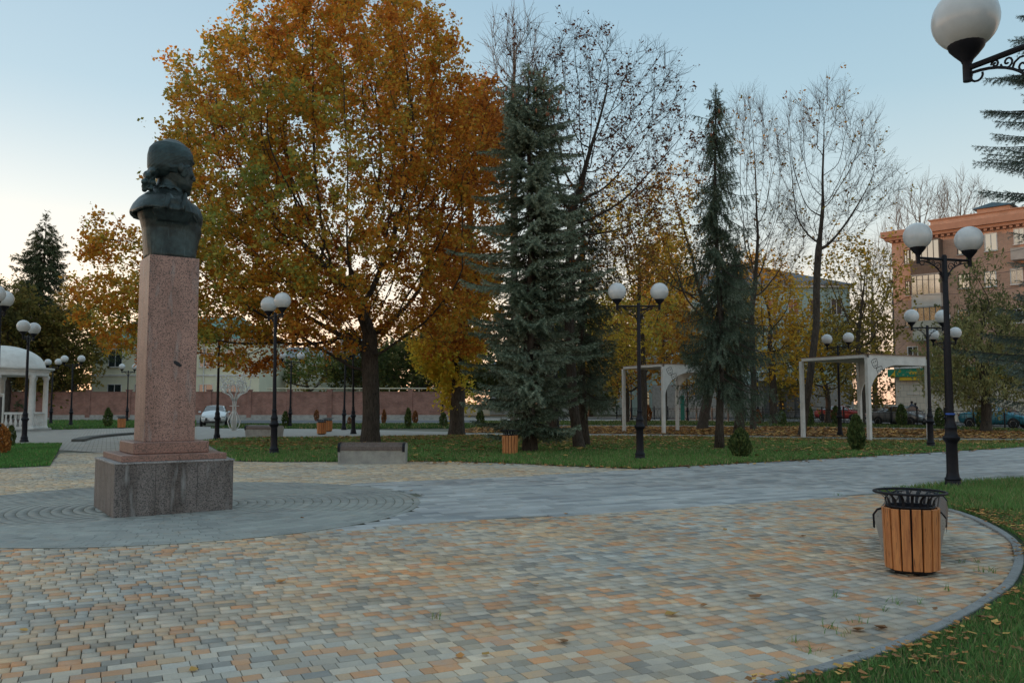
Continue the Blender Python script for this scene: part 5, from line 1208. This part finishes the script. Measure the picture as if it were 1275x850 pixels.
part('entrance_door', mat('brown_door', (.06,.04,.03), None, 3, .6, .1), gb, lambda m: m.box((gx(967,HY4)-a0, -.27, 1.5), (2.2,.1,3.0)))
part('banner', mat('navy_banner', (.02,.035,.12), (.03,.05,.15), 3, .7, .1), gb, lambda m: m.box((gx(953,HY4)-a0,-.16,atY(953,447,HY4).z), (1.5,.08,1.9)))

# unseen block added left of the view to keep low sun off the square
sb_ = empty('sun_blocker', (-172, 96, 0), 0, 'long plain cream block added beyond the left edge of the view to block the low sun', 'building')
part('wall', m_cream, sb_, lambda m: m.box((54,6,7), (108,12,14))); part('roof', MATS['grey_roof'], sb_, lambda m: hip_roof(m, 0, 108, 0, 12, 14.01, 16.8, 6, 102))
for k in range(27):
    for fl in range(4): window(sb_, 1.2+k*4, 2.8+k*4, 1.4+fl*3.2, 3.0+fl*3.2, M['white_paint'])
# brick apartment block
P0 = atY(1117, 500, 76.5); P0.z = 0; DA = R(44); DD = Vector((cos(DA), -sin(DA), 0)); NO = Vector((-sin(DA), -cos(DA), 0))
ab = empty('apartment_block', tuple(P0), math.atan2(DD.y, DD.x), 'five-storey brown brick apartment block with glazed balconies at the right', 'apartment block')
def fac(px, py, out_=0.0):
    d = ray(px, py); O = Vector((0,0,EYE)); Q = P0+NO*out_; t = (Q-O).dot(NO)/d.dot(NO); p = O+d*t
    return ((p-P0).dot(DD), p.z)
LEN = 34.0; ZT = fac(1113,289)[1]; ZC = fac(1113,300)[1]
ZG = fac(1130,457)[1]
part('wall', m_brick2, ab, lambda m: m.box((LEN/2, 6, (ZC+ZG)/2), (LEN, 12, ZC-ZG)))
m_bt = brickmat('beige_cladding', (.62,.55,.45), (.58,.51,.42), (.25,.22,.19), .55, .55, msize=.012, stain=.1)
part('ground_floor', m_bt, ab, lambda m: m.box((LEN/2, 5.95, ZG/2), (LEN+.1, 12.1, ZG)))
m_corn = mat('cornice_brick', (.50,.27,.18), (.42,.23,.155), 1.5, .85, .3, coord='Object')
part('cornice', m_corn, ab, lambda m: m.box((LEN/2-.2, 5.8, ZC+.14), (LEN+.5, 12.5, .28)).box((LEN/2-.3, 5.75, (ZC+.28+ZT)/2), (LEN+.9, 12.9, ZT-ZC-.28)))
dn = MB()
for k in range(70): dn.box((.1+k*.49, -.17, ZC-.12), (.24,.34,.20))
o = dn.build('dentils', m_corn, ab); o['kind'] = 'stuff'
xs_ = fac(1157,280)[0]; part('parapet', m_brick2, ab, lambda m: m.box(((xs_+LEN)/2, 3.4, ZT+.30), (LEN-xs_, 6.2, .6)))
part('parapet_capping', m_corn, ab, lambda m: m.box(((xs_+LEN)/2-.05, 3.4, ZT+.65), (LEN-xs_+.2, 6.5, .10)))
hx = fac(1229,262)[0]; vh = part('roof_hatch', m_brick2, ab, lambda m: m.box((hx,3.2,ZT+1.0), (2.6,2.4,.8)))
part('hatch_roof', mat('blue_tin', (.05,.14,.22), None, 2, .4, .1, coord='Object'), vh, lambda m: m.prism([(hx-1.6,1.7),(hx+1.6,1.7),(hx+1.6,4.6),(hx-1.6,4.6)], ZT+1.4, ZT+1.46).add([(hx-1.6,1.7,ZT+1.46),(hx+1.6,1.7,ZT+1.46),(hx+1.6,4.6,ZT+1.46),(hx-1.6,4.6,ZT+1.46),(hx,1.7,ZT+1.8),(hx,4.6,ZT+1.8)], [(0,1,4),(2,3,5),(1,2,5,4),(3,0,4,5)]))
m_dframe = mat('dark_frame', (.09,.065,.05), None, 3, .6, .1, coord='Object')
def wpx(l, r, t_, b_, mf=M['white_paint'], mull=1, tr=False):
    xa, xb = fac(l, (t_+b_)/2)[0], fac(r, (t_+b_)/2)[0]; xm = (l+r)/2
    return window(ab, xa, xb, fac(xm,b_)[1], fac(xm,t_)[1], mf, 0, mull, transom=tr)
for l, r, t_, b_, mf, mu, tr in [(1125.5,1133,311,328.5,m_dframe,1,0),(1127.5,1133.5,350,368,m_dframe,1,1),(1127.5,1133.5,390,407,m_dframe,1,0),(1192,1203.5,295,317,m_dframe,1,0),(1226,1242,290,312.5,M['white_paint'],1,0),(1262,1276,284,304,M['white_paint'],1,0),
    (1193,1208,341,359,m_dframe,2,1),(1226,1241,338,357,M['white_paint'],1,0),(1258,1274,334,354,M['white_paint'],1,0),(1193,1207,386,403,M['white_paint'],1,0),(1226,1241,385,402,M['white_paint'],1,0),(1258,1274,384,402,M['white_paint'],1,0),
    (1130,1143.5,431,447,M['white_paint'],1,0),(1161,1177,430,449,M['white_paint'],2,0),(1194,1208,430,448,M['white_paint'],1,0),(1228,1244,429,448,M['white_paint'],1,0),
    (1131,1143,473,490,M['white_paint'],1,0),(1162.5,1181,472,490,M['white_paint'],2,0),(1200,1218,472,491,M['white_paint'],2,0),(1240,1258,471,491,M['white_paint'],2,0)]: wpx(l, r, t_, b_, mf, mu, bool(tr))
# stacked balconies
bo = 1.15
bx0, bx1 = fac(1134,350,bo)[0], fac(1171,350,bo)[0]
m_bal = [mat('dark_wood_panel', (.10,.07,.05), (.14,.10,.075), 2, .7, .3, coord='Object', stretch=(6,1,1)), mat('pale_panel', (.52,.50,.45), (.46,.43,.38), 1.5, .6, .1, coord='Object'), mat('cream_panel', (.50,.47,.38), None, 1.5, .6, .1, coord='Object'), mat('grey_panel', (.4,.4,.38), None, 1.5, .6, .1, coord='Object')]
m_bfr = mat('balcony_frame', (.16,.14,.12), None, 3, .6, .1, coord='Object')
for k, (gt, gb_, pb) in enumerate([(300,323,341),(342,366,381),(383,399,422)]):
    z1_, z0_, zp = fac(1152,gt,bo)[1], fac(1152,gb_,bo)[1], fac(1152,pb,bo)[1]
    bl = part('balcony', m_bal[k], ab, lambda m: m.box(((bx0+bx1)/2, -bo/2, (z0_+zp)/2), (bx1-bx0, bo, z0_-zp)))
    part('slab', M['concrete'], bl, lambda m: m.box(((bx0+bx1)/2, -bo/2-.03, zp-.06), (bx1-bx0+.08, bo+.06, .12)))
    part('roof', m_bfr, bl, lambda m: m.box(((bx0+bx1)/2, -bo/2-.02, z1_+.05), (bx1-bx0+.06, bo+.06, .10)))
    nn = 5
    for j in range(nn+1): xx = bx0+(bx1-bx0)*j/nn; part('mullion', m_bfr, bl, lambda m: m.box((min(max(xx, bx0+.04), bx1-.04), -bo+.035, (z0_+z1_)/2), (.07,.07,z1_-z0_)))
    for j in range(nn): xa, xb = bx0+(bx1-bx0)*j/nn+.04, bx0+(bx1-bx0)*(j+1)/nn-.04; part('pane', M['eglass'], bl, lambda m: m.box(((xa+xb)/2, -bo+.03, (z0_+z1_)/2), (xb-xa, .02, z1_-z0_)))
    part('side_pane', M['glass'], bl, lambda m: m.box((bx1-.02, -bo/2, (z0_+z1_)/2), (.02, bo-.14, z1_-z0_)).box((bx0+.02, -bo/2, (z0_+z1_)/2), (.02, bo-.14, z1_-z0_)))
bx = fac(1262,310)[0]; bl = part('balcony', m_bal[3], ab, lambda m: m.box((bx+1.6,-.55,fac(1262,312)[1]-.45), (3.2,1.1,1.0)))
# shop fascia with its lettering
fo = .55; fx0 = fac(1105,463,fo)[0]; fz0, fz1 = fac(1130,468.8,fo)[1], fac(1130,459,fo)[1]; fL = 20
m_fg = mat('shop_green', (.015,.24,.13), (.015,.20,.115), 1, .5, 0, coord='Object'); m_fy = mat('shop_yellow', (.80,.52,.03), None, 1, .6, 0, coord='Object')
fas = part('shop_fascia', m_fg, ab, lambda m: m.box((fx0+fL/2, -fo/2, (fz0+fz1)/2), (fL, fo, fz1-fz0)))
part('fascia_capping', M['white_paint'], fas, lambda m: m.box((fx0+fL/2+.3, -fo/2-.02, fz1+.12), (fL-.6, fo+.1, .18)))
part('fascia_stripe', m_fy, fas, lambda m: m.box((fx0+fL/2+.5, -.22, fz0-.17), (fL-1, .46, .30)))
x_a, x_b = fac(1107.8,463,fo)[0], fac(1114.5,463,fo)[0]
part('logo', m_fy, fas, lambda m: m.loft([[(x_a,yy,fz0+.02),(x_b,yy,fz0+.02),(x_b,yy,fz1-.03),((x_a*.35+x_b*.65),yy,fz0+(fz1-fz0)*.5)] for yy in (-fo-.012,-fo-.03)]))
tx = bpy.data.curves.new('lettering', 'FONT'); tx.body = 'www.Autom'; tx.size = (fz1-fz0)*.82; tx.extrude = .01; tx.offset = .012; tx.materials.append(m_fy)
to = bpy.data.objects.new('lettering', tx); COL.objects.link(to); to.parent = fas; to.location = (fac(1132,463,fo)[0], -fo-.02, fz0+(fz1-fz0)*.26); to.rotation_euler = (pi/2,0,0)
wpxl = (fac(1154.5,463,fo)[0]-fac(1132,463,fo)[0])/(tx.size*5.0); to.scale = (wpxl, 1, 1)
bpy.context.view_layer.update(); me = bpy.data.meshes.new_from_object(to.evaluated_get(bpy.context.evaluated_depsgraph_get())); me.name = 'lettering'
t2_ = link('lettering', me, None, fas, to.location, None); t2_.rotation_euler = to.rotation_euler; t2_.scale = to.scale; bpy.data.objects.remove(to); t2_.name = 'lettering'
for px in (1180.5, 1219): xx = fac(px,463,fo)[0]; part('logo', m_fy, fas, lambda m: m.loft([[(xx-.3,yy,fz0+.1),(xx+.3,yy,fz0+.1),(xx+.3,yy,fz1-.2)] for yy in (-fo-.012,-fo-.03)]))

# ------------------------------------------------------------------ railings along the street
FA = at(768,521); FB = at(1275,534); fdir = (FB-FA).normalized(); FL = (FB-FA).length+16; npan = int(FL/2.0)
rl = empty('street_railing', (FA.x, FA.y, 0), math.atan2(fdir.y, fdir.x), 'black iron railing with hoops between the lawns and the street', 'railing')
for k in range(npan+1): part('post', M['black_iron'], rl, lambda m: m.box((k*2.0,0,.62), (.07,.07,1.28)).lathe([(.05,1.26),(.06,1.30),(.02,1.36)], 8, (k*2.0,0,0)))
for k in range(npan):
    pn = part('rail', M['black_iron'], rl, lambda m: m.box((k*2.0+1,0,1.10), (1.93,.045,.04)).box((k*2.0+1,0,.90), (1.93,.03,.025)).box((k*2.0+1,0,.14), (1.93,.04,.04)))
    def hoops(m):
        for j in range(4):
            cx = k*2.0+.28+j*.48
            m.tube([(cx-.19,0,.88),(cx-.17,0,.5),(cx-.10,0,.27),(cx,0,.19),(cx+.10,0,.27),(cx+.17,0,.5),(cx+.19,0,.88)], .014, 4)
            m.tube([(cx-.19+.0,0,.88),(cx-.12,0,1.02),(cx,0,1.07),(cx+.12,0,1.02),(cx+.19,0,.88)], .012, 4)
    part('hoops', M['black_iron'], pn, hoops)

# ------------------------------------------------------------------ cars
def car_paint(name, c, metal=.35):
    if name in MATS: return MATS[name]
    m, t, b = newmat(name); b.inputs['Base Color'].default_value = (*c,1); b.inputs['Metallic'].default_value = metal; b.inputs['Roughness'].default_value = .32; b.inputs['Coat Weight'].default_value = .6
    return m
m_tyre = mat('tyre', (.015,.015,.016), None, 9, .85, .1, coord='Object'); m_rim = mat('alloy', (.45,.45,.46), None, 9, .35, 0, metal=.8, coord='Object'); m_lampg = mat('headlamp', (.6,.63,.65), None, 9, .15, 0, coord='Object'); m_tail = mat('tail_lamp', (.35,.01,.01), None, 9, .2, 0, coord='Object'); m_plate = mat('number_plate', (.7,.7,.7), None, 9, .6, 0, coord='Object'); m_trim = mat('black_trim', (.02,.02,.022), None, 9, .5, 0, coord='Object')
CS = [(-2.22,.50,.72,.62,.72),(-2.16,.30,.92,.76,.92),(-1.95,.24,1.0,.82,1.0),(-1.60,.22,1.04,.85,1.03),(-.95,.20,1.0,.87,1.36),(-.25,.20,.98,.88,1.46),(.45,.20,.96,.88,1.43),(1.20,.20,.94,.86,.99),(1.75,.22,.86,.84,.90),(2.05,.26,.74,.78,.80),(2.20,.38,.60,.66,.62)]
def car_section(x, zb, zbelt, w_, zt, inset=0):
    cab = zt-zbelt > .12
    wr = w_*(.70 if cab else .80)
    return [(x,-w_*.86,zb),(x,-w_*.99,zb+.16),(x,-w_,(zb+zbelt)/2+.03),(x,-w_*.97,zbelt-.03),(x,-w_*.93 if cab else -w_*.90,zbelt+.01),(x,-wr,zt-.03),(x,-wr*.82,zt+.012),(x,0,zt+.03),(x,wr*.82,zt+.012),(x,wr,zt-.03),(x,w_*.93 if cab else w_*.90,zbelt+.01),(x,w_*.97,zbelt-.03),(x,w_,(zb+zbelt)/2+.03),(x,w_*.99,zb+.16),(x,w_*.86,zb)]
def make_car(label, loc, rz, paint, cat='car', name='parked_car'):
    t = empty(name, loc, rz, label, cat, 'cars parked along the street')
    secs = [car_section(*c) for c in CS]
    o = part('body', paint, t, lambda m: m.loft(secs), flat_angle=42)
    s2 = o.modifiers.new('sub', 'SUBSURF'); s2.levels = 1; s2.render_levels = 1
    def quadglass(m, a, b_, c_, d_, off, nsub=1):
        P4 = [Vector(q) for q in (a,b_,c_,d_)]; nn = (P4[1]-P4[0]).cross(P4[3]-P4[0]).normalized(); cen = sum(P4, Vector())/4
        q = [cen+(p-cen)*.90+nn*off for p in P4]; q2 = [p-nn*.02 for p in q]; m.add(q+q2, [(0,1,2,3),(7,6,5,4),(0,4,5,1),(1,5,6,2),(2,6,7,3),(3,7,4,0)])
    def sideg(sg, i, j, xa=None, xb=None):
        S0, S1 = secs[i], secs[j]; bi, ti = (4,5) if sg < 0 else (10,9)
        def f(m):
            a, b_, c_, d_ = Vector(S0[bi]), Vector(S1[bi]), Vector(S1[ti]), Vector(S0[ti])
            if sg > 0: a, b_, c_, d_ = b_, a, d_, c_
            quadglass(m, a, b_, c_, d_, .018)
        return f
    for sg in (-1, 1):
        for i, j in ((4,5),(5,6)): part('side_window', M['glass'], t, sideg(sg, i, j))
        def tri(m, A=None):
            for i, j, top in ((3,4,4),(6,7,6)):
                bi, ti = (4,5) if sg < 0 else (10,9)
                a, b_, c_ = Vector(secs[i][bi]), Vector(secs[j][bi]), Vector(secs[top][ti]); cen = (a+b_+c_)/3; q = [cen+(p-cen)*.72+Vector((0,sg*.022,.012)) for p in (a,b_,c_)]; m.add(q, [(0,1,2)])
        part('quarter_window', M['glass'], t, tri)
        part('mirror', paint, t, lambda m: m.sphere((1.0,sg*.98,1.0), (.07,.10,.065), 10, 6))
        part('headlight', m_lampg, t, lambda m: m.sphere((2.03,sg*.60,.68), (.14,.17,.075), 12, 8), smooth=True)
        part('tail_light', m_tail, t, lambda m: m.sphere((-2.10,sg*.60,.82), (.10,.17,.08), 12, 8), smooth=True)
        for wx in (-1.35, 1.38):
            part('wheel_well_shade', m_trim, t, lambda m: m.lathe([(.36,-.012),(.36,.014),(0,.016)], 20, M4=Matrix.Translation((wx,sg*.858,.33)) @ Matrix.Rotation(-sg*pi/2,4,'X')))  # dark disc stands in for the shaded wheel well, no opening cut
            wh = part('wheel', m_tyre, t, lambda m: m.lathe([(.20,-.10),(.29,-.10),(.315,-.07),(.315,.05),(.29,.075),(.21,.08)], 24, M4=Matrix.Translation((wx,sg*.83,.315)) @ Matrix.Rotation(-sg*pi/2,4,'X')), smooth=True)
            def rim(m):
                T = Matrix.Translation((wx,sg*.83,.315)) @ Matrix.Rotation(-sg*pi/2,4,'X'); m.lathe([(.215,.02),(.215,.078),(.19,.082),(.185,.03),(0,.03)], 24, M4=T, cap=False)
                for q_ in range(6): m.box((.10,0,.06), (.19,.04,.02), T @ Matrix.Rotation(q_*pi/3,4,'Z'))
            part('rim', m_rim, wh, rim)
    def ws_(i, j):
        return lambda m: quadglass(m, secs[i][4] if False else (secs[i][0][0], -.70, secs[i][7][2]-.0), (secs[i][0][0], .70, secs[i][7][2]), (secs[j][0][0], .56, secs[j][7][2]), (secs[j][0][0], -.56, secs[j][7][2]), .02)
    part('windscreen', M['glass'], t, lambda m: quadglass(m, (1.17,-.76,1.02),(1.17,.76,1.02),(.50,.58,1.43),(.50,-.58,1.43),.03))
    part('rear_window', M['glass'], t, lambda m: quadglass(m, (-1.57,.76,1.05),(-1.57,-.76,1.05),(-.98,-.56,1.385),(-.98,.56,1.385),.03))
    part('grille', m_trim, t, lambda m: m.box((2.125,0,.52), (.10,1.05,.20), bev=.02)); part('bumper_intake', m_trim, t, lambda m: m.box((2.14,0,.34), (.10,1.15,.12), bev=.02))
    part('number_plate', m_plate, t, lambda m: m.box((2.19,0,.44), (.02,.46,.10)).box((-2.21,0,.62), (.03,.46,.10)))
    return t
def carat(px, py, ang, label, paint):
    q = at(px, py); make_car(label, (q.x, q.y, -.03), ang, paint)
fa = math.atan2(fdir.y, fdir.x)
make_car('teal blue sedan parked at the right behind the railing', (xat(1240,55.5), 55.5, -.03), fa+R(6), car_paint('teal_paint', (.03,.19,.26)))
make_car('dark grey sedan parked behind the railing beside the large pergola', (xat(1122,61), 61, -.03), fa-R(4), car_paint('grey_paint', (.16,.17,.18)))
make_car('dark red car parked beyond the lamp seen through the large pergola', (xat(1046,77), 77, -.03), fa+R(20), car_paint('red_paint', (.34,.03,.025), .2))
make_car('white sedan facing us on the road right of the pedestal', (xat(265.5,59), 59.5, 0), math.atan2(-59,-xat(265.5,59))+R(-4), car_paint('white_car_paint', (.62,.66,.68), .1))

# ------------------------------------------------------------------ two people by the block
def person(label, loc, rz, coat, trousers, hairc, hh=1.74):
    t = empty('person', loc, rz, label, 'person', 'people walking by the block'); k = hh/1.74
    V = [(0,0,.95),(0,.02,1.15),(0,.02,1.38),(0,.01,1.50),(0,-.01,1.62),(0,-.005,1.70),(.09,0,.90),(.10,-.05,.50),(.10,.06,.09),(.10,-.08,.05),(-.09,0,.90),(-.10,.05,.50),(-.10,.12,.10),(-.10,-.01,.05),(.19,.01,1.40),(.24,.02,1.15),(.23,-.10,.96),(-.19,.01,1.40),(-.24,.04,1.15),(-.22,-.06,.95)]
    Rr = [.15,.15,.16,.06,.095,.085,.09,.065,.05,.045,.09,.065,.05,.045,.075,.055,.04,.075,.055,.04]
    E_ = [(0,1),(1,2),(2,3),(3,4),(4,5),(0,6),(6,7),(7,8),(8,9),(0,10),(10,11),(11,12),(12,13),(2,14),(14,15),(15,16),(2,17),(17,18),(18,19)]
    me = bpy.data.meshes.new('body'); me.from_pydata([tuple(c*k for c in v) for v in V], E_, []); me.update(); o = link('body', me, coat, t)
    sk = o.modifiers.new('skin', 'SKIN'); 
    if not me.skin_vertices: 
        bm = bmesh.new(); bm.from_mesh(me); bm.verts.layers.skin.verify(); bm.to_mesh(me); bm.free()
    for i_, r_ in enumerate(Rr): me.skin_vertices[0].data[i_].radius = (r_*k, r_*k)
    me.skin_vertices[0].data[0].use_root = True
    sb = o.modifiers.new('sub', 'SUBSURF'); sb.levels = 1; sb.render_levels = 2
    part('jacket', coat, t, lambda m: m.loft([ringc(0,.185*k,.22*k,.82*k,n=16,e=2), ringc(0,.19*k,.22*k,1.0*k,n=16,e=2), ringc(0,.18*k,.24*k,1.3*k,n=16,e=2), ringc(0,.14*k,.22*k,1.43*k,n=16,e=2), ringc(0,.08*k,.09*k,1.5*k,n=16,e=2)], Matrix.Rotation(0,4,'Z')), smooth=True)
    part('hair', hairc, t, lambda m: m.sphere((0,.02*k,1.68*k), (.11*k,.115*k,.10*k), 14, 8), smooth=True)
m_dc = mat('dark_coat', (.03,.03,.04), None, 5, .9, .2, coord='Object'); m_bc = mat('blue_grey_coat', (.07,.08,.11), None, 5, .9, .2, coord='Object'); m_hair = mat('dark_hair', (.03,.02,.015), None, 5, .8, .2, coord='Object')
person('person in a blue-grey coat walking beside the block, the left of the two', (xat(1135,72), 72, -.012), R(200), m_bc, m_dc, m_hair, 1.78)
person('person in a black coat walking beside the block, the right of the two', (xat(1139.5,71.3), 71.3, -.012), R(210), m_dc, m_dc, m_hair, 1.64)

# small things far off
q = at(850,524.5); sp = empty('sign_post', (q.x,q.y,0), 0, 'narrow teal sign column seen through the small pergola', 'sign')
part('column', mat('teal_sign', (.015,.20,.15), None, 3, .5, .1, coord='Object'), sp, lambda m: m.box((0,0,1.15), (.34,.16,2.3), bev=.02)); part('foot', M['concrete'], sp, lambda m: m.box((0,0,.06), (.6,.4,.12)))
q = at(3,560); wf = empty('notice_frame', (xat(2.5, q.y+3), q.y+3, 0), 0, 'white tube frame at the left edge before the rotunda', 'frame')
part('frame', M['white_paint'], wf, lambda m: m.tube([(-.9,0,0),(-.9,0,1.95),(.05,0,1.95),(.05,0,0)], .035, 8)); part('board', m_trim, wf, lambda m: m.box((-.42,0,1.3), (.85,.03,1.1)))
tn = part('thermal_panel', M['concrete'], wf, lambda m: m.box((-.42,.0,.03), (1.2,.3,.06)))
for k, (pa, pb_) in enumerate([((1080,331),(1300,303)),((1080,345),(1300,330)),((1080,362),(1300,352))]):
    A_, B_ = atY(*pa, 66), atY(*pb_, 50); pts = [A_.lerp(B_, f)-Vector((0,0,.5*4*f*(1-f))) for f in np.linspace(-.4,1.4,16)]
    cb_ = MB().tube(pts, .014, 4).build('overhead_cable', m_trim); tag(cb_, ['topmost overhead cable crossing the brick block','middle overhead cable crossing the brick block','lowest overhead cable crossing the brick block'][k], 'cable', 'overhead cables')
